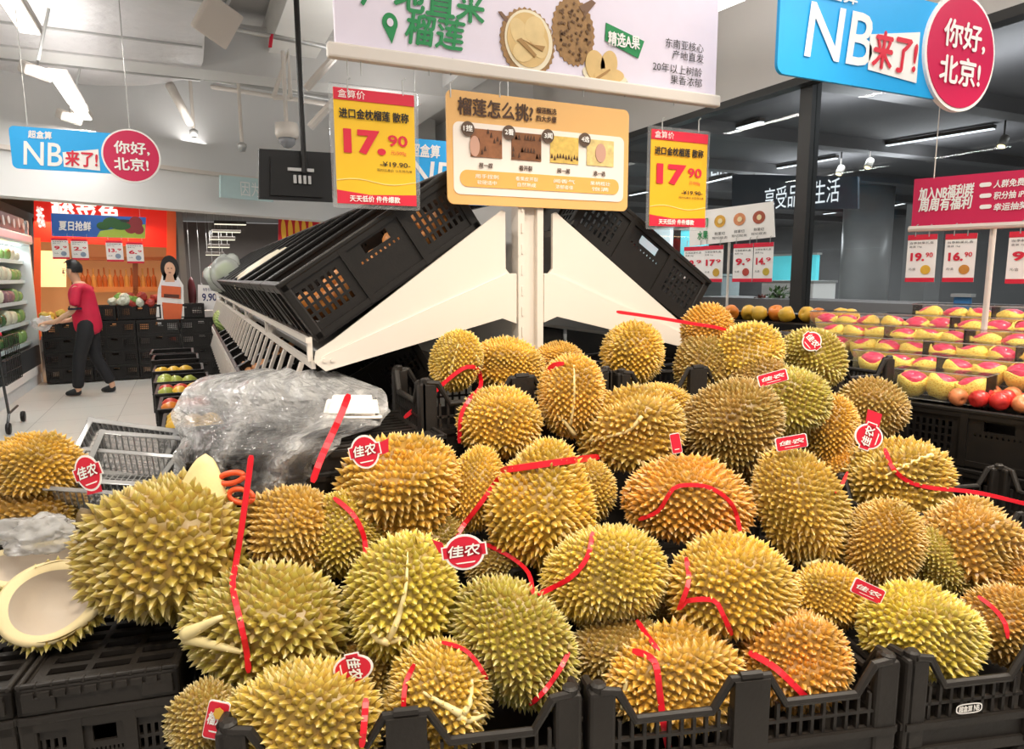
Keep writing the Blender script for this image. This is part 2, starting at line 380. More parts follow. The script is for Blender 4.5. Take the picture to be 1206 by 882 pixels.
spot(990, 200, 'dark can spotlight with a warm bulb, left of the pair beyond the glass'); spot(1024, 192, 'dark can spotlight with a warm bulb, right of the pair beyond the glass')
spot(1182, 166, 'can spotlight beyond the glass just right of the round red disc'); spot(1032, 252, 'tiny can spotlight low beyond the glass above the fruit shelf')
spot(888, 216, 'white can spotlight beyond the glass left of the white lettering')
# reflected-looking white lettering of a shop in the mall
fascia = Board(onX(905, 230, 10.5), (0, -1, 0))
o = thing('shop_fascia', 'dark blue shop fascia with white Chinese lettering beyond the glass', 'shop sign', fascia.P)
mb = MB(); fascia.poly(mb, [(862, 246), (862, 205), (1010, 208), (1010, 246)], 0, .05); mb.build('board', mat('fascia_blue', '#4d5661', .6), o, world=True)
mb = MB(); fascia.text(mb, '享受品质生活', 901, 989, 229, 27, .01, .01); fascia.text(mb, 'Life', 838, 859, 198, 15, .01, .01)
mb.build('lettering', emis('white_letters', '#f4fbff', 1.0), o, world=True)
mb = MB(); mb.box(fascia.p(.3, .1, -.05), (.05, 1.2, .06)); mb.build('letter_rail', mat('mall_beam', '#5c5b5c', .6), o, world=True)
# pot plants in the mall
def leafy(name, P, h, r, label, mats, n=60, pot=True, cat='plant'):
    o = thing(name, label, cat, P); mb = MB()
    for i in range(n):
        a = random.uniform(0, 6.28); el = random.uniform(.2, 1.4); q = Vector((math.cos(a)*math.cos(el), math.sin(a)*math.cos(el), math.sin(el)))*r*random.uniform(.5, 1)+Vector((0, 0, h-r*.8))
        s = Vector((random.gauss(0, 1), random.gauss(0, 1), random.gauss(0, 1))).normalized()*r*.28; t = q.cross(s).normalized()*r*.12 if q.cross(s).length > 0 else Vector((.01, 0, 0))
        mb.add([q-s, q+t, q+s, q-t], [(0, 1, 2, 3)])
    mb.build('foliage', mats, o)
    MB().lathe([(r*.35, 0), (r*.5, h*.4), (r*.45, h*.4)], 14).build('pot', white_paint, o)
    MB().tube([(0, 0, h*.35), (0, 0, h*.8)], .012).build('stem', mat('stem_brown', '#5a4630'), o)
p = onX(917, 372, 9.5); leafy('potted_plant', (p.x, p.y, p.z-.02), .5, .25, 'small green potted plant beyond the glass by the white counter', mat('leaf_green', '#4d6a35', .5, noise_s=6, noise_a=.4))
p = onX(893, 372, 9.2); leafy('potted_plant', (p.x, p.y, p.z-.02), .35, .2, 'reddish potted plant beyond the glass left of the mullion', mat('leaf_red', '#7d3f33', .5, noise_s=6, noise_a=.4))
struct('trim_3', MB().box((9.4, 7, .6), (1.0, 7, 1.1)), mat('mall_ledge', '#77706d', .6))

# ================================================================== ceiling furniture of the hall
for i, (x, z, y, v) in enumerate(LAMPS): pass
def hall_lamp(px, nm, Z=3.3):
    a, b = onZ(*px[0], Z), onZ(*px[1], Z); a.x = b.x = (a.x+b.x)/2
    return lin_lamp('linear_lamp', a, b, .12, lamp_on, white_metal, nm)
for y, nm in ((5.0, 'white linear ceiling lamp nearest at the top left corner'), (7.3, 'second white linear ceiling lamp of the left row, above the blue sign'), (8.55, 'farthest white linear ceiling lamp of the left row')):
    lin_lamp('linear_lamp', Vector((-.9, y, 3.3)), Vector((-.9, y+(1.15 if y < 8 else .55), 3.3)), .12, lamp_on, white_metal, nm)
for (x, z, y, v) in LAMPS:
    lin_lamp('linear_lamp', Vector((x, y-.7, z+.02)), Vector((x, y+.7, z+.02)), .12, lamp_on, white_metal, 'white linear ceiling lamp overhead out of the picture', 'linear lamps over the stall')
lin_lamp('linear_lamp', onZ(822, 17, 3.45), onZ(872, -4, 3.45), .12, lamp_on, white_metal, 'white linear ceiling lamp above the right end of the lilac sign')
lin_lamp('linear_lamp', onZ(490, 190, 3.2), onZ(524, 174, 3.2), .1, lamp_on, white_metal, 'white linear lamp glimpsed between the price card and the tan sign')
lin_lamp('linear_lamp', Vector((1.0, 11.6, 2.55)) , Vector((2.0, 12.0, 2.55)), .1, lamp_on, white_metal, 'thin lamp strip low at the back wall behind the screen')
for y, nm in ((6.9, 'tilted white box between the first two lamps of the left row'), (8.65, 'small tilted white box between the far lamps of the left row')):
    o = thing('ceiling_projector', nm, 'projector', (-1.0, y, 3.22), (.3, .2, .4))
    MB().rbox((0, 0, 0), (.2, .24, .1), .02).build('body', white_metal, o); MB().rbox((0, -.122, 0), (.14, .01, .06), .004).build('louvre', grey_paint, o); MB().tube([(0, 0, .05), (0, 0, .5)], .012).build('hanger', steel, o)
# big insulated duct panel with a rounded corner
foil = mat('silver_foil_wrap', '#dcd9d9', .45, .15, noise_s=4, noise_a=.08, bump_s=7, bump=.5, dist=.04)
pts = [(-2.9, 4.2), (.27, 4.2), (.29, 7.6)]
for i in range(9): a = math.radians(90*i/8); pts.append((.29-1.3+1.3*math.cos(a), 7.9+1.45*math.sin(a)))
pts += [(-2.9, 9.25)]
dct = thing('ceiling_duct', 'huge silver foil wrapped duct with a rounded corner hanging under the ceiling', 'duct', (-1.3, 6.8, 3.7))
MB().prism([(x, y, 3.72) for x, y in pts], (0, 0, .45)).build('casing', foil, dct, world=True)
for y in (5.0, 6.2, 7.4, 8.6):
    MB().box((-1.3, y, 3.713), (3.15, .03, .02)).build('band', steel, dct, world=True)
for (x, y) in ((.2, 5), (.2, 7), (-1, 9.1)):
    MB().tube([(x, y, 4.15), (x, y, 4.42)], .015).build('hanger', steel, dct, world=True)
# pale beams and a vent grille, top centre-left
struct('beam_1', MB().box((1.2, 5.1, 4.15), (.5, 9, .4)), white_paint)
struct('beam_2', MB().box((.9, 8.3, 3.95), (6.5, .4, .5)), grey_paint)
struct('beam_3', MB().box((3.1, 6, 4.05), (.35, 12, .5)), grey_paint)
vt = thing('ceiling_vent', 'brownish slatted air grille in the ceiling above the screen', 'air vent', (.75, 4.95, 3.78))
mb = MB()
for i in range(12): mb.box((0, -.4+i*.072, 0), (.9, .035, .012), Matrix.Rotation(.5, 3, 'X'))
mb.build('slats', mat('taupe_grille', '#a2978c', .6), vt)
MB().box((0, 0, .03), (.95, .92, .01)).build('backing', mat('taupe_back', '#8c8279', .7), vt)
mb = MB()
for s in (-1, 1): mb.box((s*.5, 0, 0), (.06, 1.0, .05)); mb.box((0, s*.48, 0), (1.04, .06, .05))
mb.build('frame', white_metal, vt)
MB().tube([(.45, .3, 0), (.45, .3, .62)], .02).build('hanger', steel, vt)
p = at(256, 25, 4.7)
o = thing('access_box', 'white square box hanging tilted from the ceiling beside the duct', 'box', p, (.5, .35, .5))
MB().rbox((0, 0, 0), (.26, .07, .26), .015).build('body', white_metal, o); MB().tube([(0, 0, .1), (.05, .1, .7)], .012).build('hanger', steel, o)
def pipe(name, pts, r, m, label, cat='pipe'): return tag(MB().tube(pts, r, 10).build(name, m, None, True), label, cat)
pipe('ceiling_pipe', [at(0, 150, 9), at(60, 140, 9)+Vector((0, 0, .2)), at(205, 105, 9)+Vector((0, 0, .1)), at(400, 125, 9)], .03, white_metal, 'thin white pipe running under the ceiling behind the duct')
pipe('ceiling_pipe', [at(240, 92, 7.5), at(400, 118, 8.5)], .025, steel, 'steel pipe running right from the rounded end of the duct')
pipe('ceiling_pipe', [at(255, 30, 5.4), at(420, 62, 6)], .02, steel, 'steel pipe crossing above the sprinkler drop')
pipe('ceiling_pipe', [at(200, 100, 7.6), at(224, 145, 8.2)], .05, white_metal, 'white diagonal brace hanging below the duct edge', 'brace')
pipe('ceiling_pipe', [at(0, 90, 8), at(52, 145, 9.2)], .02, white_metal, 'thin white diagonal rod at the left edge above the blue sign', 'rod')
def dropper(x, y0, y1, D, label, dome=True, r=.02):
    a, b = at(x, y0, D), at(x, y1, D); b.x, b.y = a.x, a.y
    o = thing('ceiling_camera' if dome else 'sprinkler_drop', label, 'camera' if dome else 'sprinkler', b)
    MB().tube([(0, 0, 0), (0, 0, a.z-b.z)], r).build('stem', white_metal, o)
    if dome:
        MB().lathe([(.05, .05), (.11, .04), (.115, -.06), (.1, -.1)], 18).build('shell', white_metal, o, True)
        MB().lathe([(.085, -.1), (.075, -.15), (.04, -.185), (.005, -.195)], 18).build('lens_dome', mat('smoked_dome', '#8d8d90', .2), o, True)
    else:
        MB().lathe([(.02, 0), (.05, -.02), (.05, -.05), (.03, -.1)], 14).build('head', steel, o, True)
dropper(333, 60, 148, 6.6, 'white dome camera on a white pole left of the hanging screen')
dropper(224, 95, 150, 8.4, 'thin sprinkler drop below the duct end', False); dropper(279, 70, 165, 7.6, 'sprinkler drop with steel head midway to the screen', False)
dropper(225, 188, 202, 9.5, 'short sprinkler drop in front of the back wall', False)
p1, p2 = at(320, 40, 5.6), at(318, 56, 5.6)
tag(MB().strip([p1, p2], [.03, .03], [CR, CR], [-CF, -CF]).build('red_tape', red_print), 'short strip of red tape hanging among ceiling pipes', 'tape')
struct('trim_4', MB().tube([at(322, 115, 7), at(340, 60, 7), at(342, 115, 7)], .025).tube([at(322, 115, 7), at(342, 115, 7)], .025), white_metal)
struct('trim_5', MB().tube([at(365, 150, 6), at(402, 110, 6)], .035).tube([at(360, 105, 6), at(400, 60, 6)], .035), white_metal)
# television on a rod, seen from behind
TV = Board(onY(349, 205, 4.6), (1, .06, 0))
o = thing('hanging_screen', 'black flat screen seen from behind hanging on a black rod', 'screen', TV.P)
mb = MB(); TV.poly(mb, [(305, 234), (305, 175), (393, 180), (393, 238)], 0, .03); mb.build('body', mat('screen_black', '#161514', .5, noise_s=5), o, world=True)
mb = MB(); TV.poly(mb, [(318, 230), (318, 185), (380, 188), (380, 233)], .02, .02); mb.build('back_cover', mat('screen_cover', '#1b1a19', .6), o, world=True)
q = TV.p(*TV.uv(357, 205), .04); MB().tube([q, (q.x, q.y, 3.75)], .017).build('rod', black_plastic, o, world=True)
mb = MB(); a = TV.uv(350, 212)
for i in range(4): mb.box(TV.p(a[0]-.02+i*.03, a[1], .03), (.018, .02, .05))
mb.box(TV.p(a[0]+.02, a[1]+.06, .025), (.16, .02, .02)); mb.build('bracket', steel, o, world=True)
# pale sign box on back wall behind the screen
WB = Board(onY(280, 215, 9.9), BD)
o = thing('wall_sign', 'pale aqua glass sign with white characters on the back wall left of the screen', 'sign', WB.P)
mb = MB(); WB.poly(mb, [(260, 232), (260, 206), (322, 212), (322, 238)], 0, .04); mb.build('panel', mat('pale_aqua', '#bcd3d3', .3), o, world=True)
mb = MB(); WB.text(mb, '因为', 283, 306, 223, 17, .01); mb.build('lettering', white_print, o, world=True)

# ================================================================== beyond the portal: fish shop at left, dark room at centre
FS = Board(onY(125, 300, 13.2), (1, .12, 0))
fs = thing('fish_shop_front', 'lit red and orange shop front with big white characters behind the person', 'shop front', FS.P)
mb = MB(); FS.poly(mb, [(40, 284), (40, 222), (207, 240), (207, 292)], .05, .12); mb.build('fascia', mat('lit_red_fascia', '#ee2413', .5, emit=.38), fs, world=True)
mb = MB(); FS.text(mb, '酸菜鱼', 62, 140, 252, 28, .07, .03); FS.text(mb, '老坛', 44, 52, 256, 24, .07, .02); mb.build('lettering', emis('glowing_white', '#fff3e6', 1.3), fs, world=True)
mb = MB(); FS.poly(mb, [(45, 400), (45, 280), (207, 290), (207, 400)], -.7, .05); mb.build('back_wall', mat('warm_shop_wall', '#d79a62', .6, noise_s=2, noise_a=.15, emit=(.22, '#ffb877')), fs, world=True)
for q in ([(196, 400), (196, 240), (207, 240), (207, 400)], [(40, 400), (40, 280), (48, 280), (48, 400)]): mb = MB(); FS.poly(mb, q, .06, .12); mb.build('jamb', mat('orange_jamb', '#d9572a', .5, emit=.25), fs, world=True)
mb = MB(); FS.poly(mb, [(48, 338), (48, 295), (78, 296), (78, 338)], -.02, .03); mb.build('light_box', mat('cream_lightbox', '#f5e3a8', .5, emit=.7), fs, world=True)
for x0, x1 in ((84, 90), (158, 164)): mb = MB(); FS.poly(mb, [(x0, 400), (x0, 285), (x1, 285), (x1, 400)], -.3, .1); mb.build('post', mat('shop_wood', '#8a4a22', .5), fs, world=True)
mb = MB(); FS.poly(mb, [(86, 344), (86, 338), (196, 338), (196, 344)], -.3, .3); FS.poly(mb, [(86, 306), (86, 302), (196, 302), (196, 306)], -.3, .3); mb.build('shelf', mat('shop_wood_light', '#d98b4a', .5), fs, world=True)
for i in range(15):
    x = 92+i*6.6; u, v = FS.uv(x, 338); b = MB().lathe([(.035, 0), (.04, .1), (.035, .17), (.013, .21), (.013, .29+random.random()*.04)], 10, FS.p(u, v, -.38))
    tag(b.build('bottle', mat('amber_bottle', '#c96a2c', .25) if i % 3 else mat('gold_bottle', '#e0a050', .25)), 'amber bottle on the lit shelf of the red fish shop', 'bottle', 'bottles on the fish shop shelf')
# dark inner room
struct('wall_inner_1', MB().box((1.6, 17.8, 1.4), (9, .1, 2.9)), mat('dark_room_wall', '#6a6562', .7, noise_s=1))
struct('ceiling_inner', MB().box((1.2, 15.5, 3.0), (9, 7, .1)), mat('dark_room_ceiling', '#8d8883', .7))
struct('wall_inner_2', MB().box((-.05, 14.8, 1.5), (.1, 3.2, 3.0)), mat('inner_grey_wall', '#7b7874', .7))
for i in range(5):
    y = 263+i*9; x = 252-i*2.5
    lin_lamp('inner_lamp', onY(x, y, 14.5+i*.4), onY(x+38-i*4, y+2, 14.5+i*.4), .12, emis('inner_lamp_on', '#fbf3d8', 1.3), grey_plastic, 'warm white lamp in the row of five in the dark inner room', 'row of five lamps in the inner room', 2.96)
DB = Board(onY(350, 270, 15.5), (1, 0, 0))
o = thing('red_poster', 'large red and yellow poster in the dark inner room behind the rack top', 'poster', DB.P)
mb = MB(); DB.poly(mb, [(328, 290), (328, 258), (400, 258), (400, 290)], 0, .04); mb.build('panel', mat('poster_red', '#b3202a', .5, emit=.2), o, world=True)
for x in (335, 393): q = DB.p(*DB.uv(x, 259), -.02); MB().tube([q, Vector((q.x, q.y, 2.96))], .006, 6).build('hanger', steel, o, world=True)
mb = MB()
for i in range(5): DB.disc(mb, DB.uv(334+i*8, 272), .05, .25, .01)
DB.poly(mb, [(372, 284), (376, 260), (400, 258), (400, 270)], .01); mb.build('print', mat('poster_yellow', '#e0a83a', .5, emit=.2), o, world=True)
far = [(226, 345, '#5a1f22'), (238, 352, '#2c2020'), (252, 340, '#6b2a20'), (262, 348, '#3a2a30')]
for x, y, c in far:
    P = onY(x, y, 15.2); o = thing('hanging_roast', 'dark red roast hanging in the inner room', 'roast', P, (0, 0, x), 'roasts hanging in the inner room')
    MB().lathe([(.01, .32), (.05, .25), (.08, .08), (.085, -.05), (.06, -.22), (.02, -.3)], 12).build('meat', mat('roast_'+c[1:], c, .3), o, True)
    MB().tube([(0, 0, .3), (0, 0, 2.95-P.z)], .004).build('hook', steel, o)
struct('counter_wall', MB().box((.35, 13.0, .5), (1.1, .5, 1.0)), mat('counter_white', '#d8d4cf', .5))
o = thing('price_stand', 'white price placard reading 9 on the counter near the cut-out', 'price card', onY(245, 362, 12.4))
PB = Board(onY(245, 350, 12.4), (1, 0, 0)); mb = MB(); PB.poly(mb, [(233, 364), (233, 335), (259, 337), (259, 364)], 0, .01); mb.build('card', white_print, o, world=True)
mb = MB(); PB.text(mb, '9.90', 238, 255, 350, 9, .003, .02); PB.text(mb, '特价', 239, 250, 341, 4, .003); mb.build('lettering', mat('ink_blue', '#2a2f66'), o, world=True)
# ================================================================== plastic crates
def folding_crate(name, label, m, L=.6, W=.4, H=.2, group=None, cat='crate'):
    """straight-sided vented crate: local x along L, y along W, z up from its bottom"""
    o = thing(name, label, cat, group=group); t = .014
    nL = [(-L/2, L)]
    def side(w, sgn_axis, place):
        mb = MB(); holes = []
        third = w/3
        for k in (0, 2):
            for r in range(4):
                n = 7 if w > .5 else 5
                for c in range(n):
                    x = k*third + third*.14 + c*(third*.72/n); holes.append((round(x, 5), round(x+third*.72/n*.52, 5), round(H*(.25+r*.135), 5), round(H*(.25+r*.135)+H*.1, 5)))
        holes.append((round(third*1.28, 5), round(third*1.72, 5), round(H*.66, 5), round(H*.82, 5)))
        for c in range(9):
            x = third*1.15 + c*third*.08; holes.append((round(x, 5), round(x+third*.035, 5), round(H*.56, 5), round(H*.6, 5)))
        mb.slots(w, H*.97, t*.5, holes, place)
        return mb
    for s in (-1, 1):
        mb = side(L, 0, lambda u, v, n, s=s: Vector((u-L/2, s*(W/2-t*.7)+n-t*.25, v)))
        for x in (-L/6, L/6): mb.box((x, s*(W/2-.004), H*.48), (.022, .012, H*.92))
        for z in (.08, .9): mb.box((0, s*(W/2-.005), H*z), (L*.985, .012, H*.09))
        mb.build('long_side', m, o)
        mb = side(W, 1, lambda u, v, n, s=s: Vector((s*(L/2-t*.7)+n-t*.25, u-W/2, v)))
        for y in (-W/6, W/6): mb.box((s*(L/2-.004), y, H*.48), (.012, .022, H*.92))
        for z in (.08, .9): mb.box((s*(L/2-.005), 0, H*z), (.012, W*.985, H*.09))
        mb.build('short_side', m, o)
    mb = MB(); mb.box((0, 0, .006), (L*.98, W*.98, .012))
    for i in range(5): mb.box((-L*.4+i*L*.2, 0, .015), (.012, W*.95, .008))
    mb.build('base', m, o)
    mb = MB()
    for s in (-1, 1): mb.rbox((0, s*(W/2-.008), H-.006), (L, .022, .016), .004); mb.rbox((s*(L/2-.008), 0, H-.006), (.022, W, .016), .004)
    mb.build('rim', m, o)
    for a in (-1, 1):
        for b in (-1, 1): MB().rbox((a*(L/2-.014), b*(W/2-.014), H/2), (.03, .03, H*.98), .006).build('corner_post', m, o)
    return o
# ================================================================== gondola rack with tilted crates
RY = 2.0
rack = thing('display_rack', 'white two-sided metal produce rack with tilted shelves behind the durians', 'rack', (1.003, RY, 0))
mb = MB()
for y in (2.0, 3.2, 4.4, 5.6, 6.8, 8.0, 9.2):
    b = MB()
    for x in (-.034, .034): b.box((1.003+x, y, .93), (.022, .05, 1.86))
    b.box((1.003, y+.008, .93), (.05, .03, 1.86))
    for k in range(24): b.box((.972, y-.026, .25+k*.066), (.006, .003, .03))
    b.build('upright_post', white_metal, rack, world=True)
MB().box((1.003, 5.6, 1.05), (.02, 7.2, 1.5)).build('back_panel', mat('rack_panel', '#d9d7d3', .45), rack, world=True)
MB().box((1.003, 5.6, .12), (1.2, 7.1, .24)).build('plinth', mat('rack_plinth', '#6d6a67', .5), rack, world=True)
def brack(y, sgn, m=white_metal):
    mb = MB(); T = lambda x, z: Vector((1.003-sgn*x, y, z))
    # outer plate (x measured from the post outwards)
    out = [(.085, 1.752), (.098, 1.757), (.112, 1.745), (.632, 1.372), (.684, 1.34), (.69, 1.31), (.66, 1.285), (.098, 1.425), (.085, 1.43), (.085, 1.54), (.072, 1.56), (.085, 1.575)]
    mb.prism([T(*q) for q in out], (0, .012, 0))
    low = [(.082, 1.56), (.67, 1.325), (.685, 1.305), (.66, 1.283), (.1, 1.418), (.05, 1.40), (.05, 1.56)]
    mb.prism([T(x, z)+Vector((0, -.006, 0)) for x, z in low], (0, .008, 0))
    for a in (.65, .672): mb.lathe([(.006, -.002), (.006, .004)], 10, T(a-.01, 1.315)+Vector((0, -.008, 0)), Matrix.Rotation(math.pi/2, 3, 'X'))
    mb.prism([T(.085, 1.55), (T(.03, 1.56)), T(.03, 1.41), T(.07, 1.43)], (0, .01, 0))
    mb.build('bracket', m, rack, world=True)
for sgn in (1, -1):
    for y in (1.985, 3.19, 4.39, 5.59, 6.79, 7.99): brack(y, sgn)
    # sloping deck under the crates and the front lip
    mb = MB(); a = Vector((1.003-sgn*.1, 2.02, 1.70)); b = Vector((1.003-sgn*.66, 2.02, 1.325))
    mb.prism([a, b, b+Vector((0, 0, -.02)), a+Vector((0, 0, -.02))], (0, 7.2, 0)); mb.build('deck', mat('deck_grey', '#7c7875', .5), rack, world=True)
    X = 1.003-sgn*.69
    mb = MB(); mb.box((X, 5.6, 1.30), (.012, 7.2, .022)); mb.box((X-sgn*.012, 5.6, 1.372), (.012, 7.2, .016))
    for k in range(7): mb.box((X-sgn*.006, 2.02+k*1.19, 1.345), (.014, .02, .07))
    mb.build('front_rail', white_metal, rack, world=True)
# price prongs hanging from the front lip
for k in range(34):
    y = 2.12+k*.2
    MB().box((.272, y, 1.225), (.011, .03, .15), Matrix.Rotation(.35, 3, 'Y')).build('label_prong', white_metal, rack, world=True)
# lower sloping shelf on the left side
for sgn in (1,):
    mb = MB(); mb.prism([Vector((.95, 2.35, 1.22)), Vector((.30, 2.35, .84)), Vector((.30, 2.35, .82)), Vector((.95, 2.35, 1.2))], (0, 6.8, 0)); mb.build('lower_deck', mat('deck_grey', '#7c7875', .5), rack, world=True)
    MB().box((.24, 5.75, .93), (.012, 6.8, .06)).build('lower_rail', white_metal, rack, world=True)
for k in range(30): MB().box((.215, 2.5+k*.2, .87), (.014, .022, .15), Matrix.Rotation(.3, 3, 'Y')).build('lower_prong', white_metal, rack, world=True)
A33 = math.radians(33.5)
c0 = folding_crate('tilted_crate', 'nearest black vented crate tilted on the upper left shelf with potatoes inside', black_plastic, .62, .44, .2)
ux = Vector((math.cos(A33), 0, math.sin(A33))); uz = Vector((-math.sin(A33), 0, math.cos(A33)))
def rack_crate(o, y, right=False):
    base = Vector((.333, y, 1.362)) + ux*.31 if not right else Vector((2*1.003-.333, y, 1.362)) + Vector((-ux.x, 0, ux.z))*.31
    o.location = base; o.rotation_euler = (0, -A33 if not right else A33, 0)
    return o
rack_crate(c0, 2.23)
for k in range(1, 15):
    rack_crate(dup(c0, label='black vented crate in the long tilted row behind the nearest one', group='tilted crates of the upper left shelf'), 2.23+.455*k)
for k in range(0, 6):
    rack_crate(dup(c0, label='black vented crate tilted on the right side of the rack facing the glass' if k else 'nearest black vented crate on the right slope of the rack under the tan sign', group='tilted crates of the right slope' if k else None), 2.23+.455*k, True)
# lower row of crates
cl = folding_crate('shelf_crate', 'nearest black crate on the lower left shelf of the rack behind the plastic bag', black_plastic, .62, .44, .16)
cl.location = (.31+.26, 2.7, 1.035); cl.rotation_euler = (0, -math.radians(29), 0)
for k in range(1, 13):
    c = dup(cl, (.31+.26, 2.7+.455*k, 1.035), label='black crate on the lower left shelf in the row running to the back', group='crates of the lower left shelf')
# produce in the crates
def tuber_mesh(seed, col, s=(.05, .038, .036)):
    rnd = random.Random(seed); bm = bmesh.new(); bmesh.ops.create_icosphere(bm, subdivisions=2, radius=1)
    for v in bm.verts:
        q = v.co.copy(); k = 1+.16*noise.noise(q*1.3+Vector((seed*3, 1, 0))); v.co = Vector((q.x*s[0], q.y*s[1], q.z*s[2]))*k
    me = bpy.data.meshes.new('potato'); bm.to_mesh(me); bm.free(); me.materials.append(mat(*col))
    for p in me.polygons: p.use_smooth = True
    return me
POT = [tuber_mesh(i, ('potato_skin', '#c07a35', .6, 0, 20, .2), (.05, .036, .034)) for i in range(3)]
def drop(me, name, loc, label, cat, group=None, rot=None, sc=1):
    o = bpy.data.objects.new(name, me); COL.objects.link(o); o.location = loc; o.scale = (sc,)*3
    o.rotation_euler = rot or (random.uniform(0, 6), random.uniform(0, 6), random.uniform(0, 6)); return tag(o, label, cat, group)
def in_tilt(y, a, b, h, right=False):
    P = Vector((.333, y+b, 1.362))+ux*a+uz*h
    if right: P.x = 2*1.003-P.x
    return P
for i in range(42):
    drop(random.choice(POT), 'potato', in_tilt(2.23, random.uniform(.06, .56), random.uniform(-.17, .17), random.uniform(.045, .09)), 'brown potato inside the nearest tilted black crate', 'potato', 'potatoes in the nearest tilted crate')
# daikon / cabbage bags further along the rack
dk = mat('daikon_white', '#eadfc8', .5, noise_s=8, noise_a=.1)
DK = MB().lathe([(.002, -.17), (.018, -.14), (.03, -.05), (.036, .08), (.033, .15), (.012, .17)], 12).mesh('daikon', dk, True)
for i in range(9):
    drop(DK, 'daikon', in_tilt(3.9+.055*i, .16+.02*(i % 3), 0, .16+.02*(i % 2)), 'cream white radish lying in a far tilted crate', 'radish', 'white radishes on the tilted rack', rot=(.3*(i % 3), 1.0, .3))
for i, (y, a, c) in enumerate(((6.2, .1, 0), (6.7, .16, 1), (7.1, .06, 0), (7.6, .2, 1), (8.1, .12, 0))):
    mb = MB(); bm = bmesh.new(); bmesh.ops.create_icosphere(bm, subdivisions=3, radius=.13)
    for v in bm.verts: v.co = v.co*(1+.3*noise.noise(v.co*9+Vector((i*7, 0, 0)))); v.co.z *= 1.1
    bm.verts.index_update(); mb.add([v.co.copy() for v in bm.verts], [[v.index for v in f.verts] for f in bm.faces]); bm.free()
    o = thing('vegetable_bag', 'pale bag of leafy vegetables at the far end of the tilted rack', 'vegetable bag', in_tilt(y, a, 0, .2), group='vegetable bags at the far end of the rack')
    mb.build('bag', clear('white_film', (1, 1, 1), .15, .2, .55), o, True)
    bm = bmesh.new(); bmesh.ops.create_icosphere(bm, subdivisions=2, radius=.09); mb = MB(); bm.verts.index_update()
    for v in bm.verts: v.co *= 1+.3*noise.noise(v.co*14)
    mb.add([v.co.copy() for v in bm.verts], [[v.index for v in f.verts] for f in bm.faces]); bm.free()
    mb.build('leaves', mat('pale_leaf', '#a9bd7c', .5, noise_s=20, noise_a=.4), o)
# melons at the far end of the lower shelf, brown trays in its middle
def melon_mat():
    m = mat('melon_green', '#86a04c', .35); nt = m.node_tree; b = nt.nodes['Principled BSDF']
    tc = nt.nodes.new('ShaderNodeTexCoord'); w = nt.nodes.new('ShaderNodeTexWave'); w.bands_direction = 'Y'; w.inputs['Scale'].default_value = 14; w.inputs['Distortion'].default_value = 3
    cr = nt.nodes.new('ShaderNodeValToRGB'); cr.color_ramp.elements[0].color = lin('#5d7c34'); cr.color_ramp.elements[1].color = lin('#b6c77a')
    nt.links.new(tc.outputs['Object'], w.inputs['Vector']); nt.links.new(w.outputs['Fac'], cr.inputs[0]); nt.links.new(cr.outputs[0], b.inputs['Base Color']); return m
ML = MB().lathe([(.01, -.14), (.06, -.125), (.1, -.07), (.115, 0), (.1, .07), (.06, .125), (.01, .14)], 20).mesh('melon', melon_mat(), True)
for i in range(6):
    drop(ML, 'striped_melon', Vector((.33+.1*(i % 2), 7.7-.24*(i//2)*1.0+.3*(i % 2), 1.08+.05*(i % 2)+.05)), 'green striped melon on the lower shelf near its far end', 'melon', 'striped melons of the lower shelf', rot=(1.57, .2*i, .3))
brown_tray = mat('brown_food', '#c98a55', .5, noise_s=40, noise_a=.5)
for i in range(4):
    o = thing('wrapped_tray', 'small film wrapped tray of brown mushrooms on the lower shelf', 'tray', (.36+.16*(i % 2), 4.2+.3*(i//2), .98+.09*(i % 2)), (0, -.5, 0), 'mushroom trays of the lower shelf')
    MB().rbox((0, 0, .03), (.15, .24, .045), .012).build('tray', mat('tray_black', '#222222', .5), o)
    mb = MB()
    for a in range(3):
        for b in range(4): mb.lathe([(.005, .05), (.024, .055), (.022, .07), (.005, .078)], 8, (-.045+a*.045, -.08+b*.053, 0))
    mb.build('mushrooms', brown_tray, o)
# ================================================================== base crates with loose fruit at the foot of the rack
bc = folding_crate('base_crate', 'nearest black floor crate with an orange fruit left of the plastic bag', black_plastic, .4, .5, .2)
spots = [(.02, 4.3, .54), (-.02, 4.95, .54), (-.06, 5.6, .54), (-.09, 6.2, .54), (-.12, 6.75, .56), (-.15, 7.3, .6), (-.19, 7.9, .6)]
for k, (x, y, z) in enumerate(spots):
    c = bc if k == 0 else dup(bc, label='black low crate in the row along the foot of the rack', group='low crates along the rack foot')
    c.location = (x, y, z)
    rz = dup(bc, (x, y, z-.2), label='lower black crate carrying the low fruit row beside the aisle', group='carrying crates under the low fruit row'); 
    dup(bc, (x, y, z-.4), label='bottom black crate on the floor beside the aisle under the fruit row', group='bottom crates under the low fruit row')
struct('trim_6', MB().box((-.05, 6.1, .08), (.5, 3.9, .16)), white_metal)
AP = MB().lathe([(.004, -.036), (.02, -.04), (.037, -.02), (.042, .008), (.034, .034), (.014, .038), (.003, .03)], 16)
fruit_mesh = {c: MB().add(AP.v, AP.f).mesh('fruit', mat('fruit_'+c, h, .35, noise_s=25, noise_a=.25), True) for c, h in (('orange', '#e7862a'), ('yellow', '#e2b23a'), ('red', '#c8402e'), ('green', '#a9b14a'))}
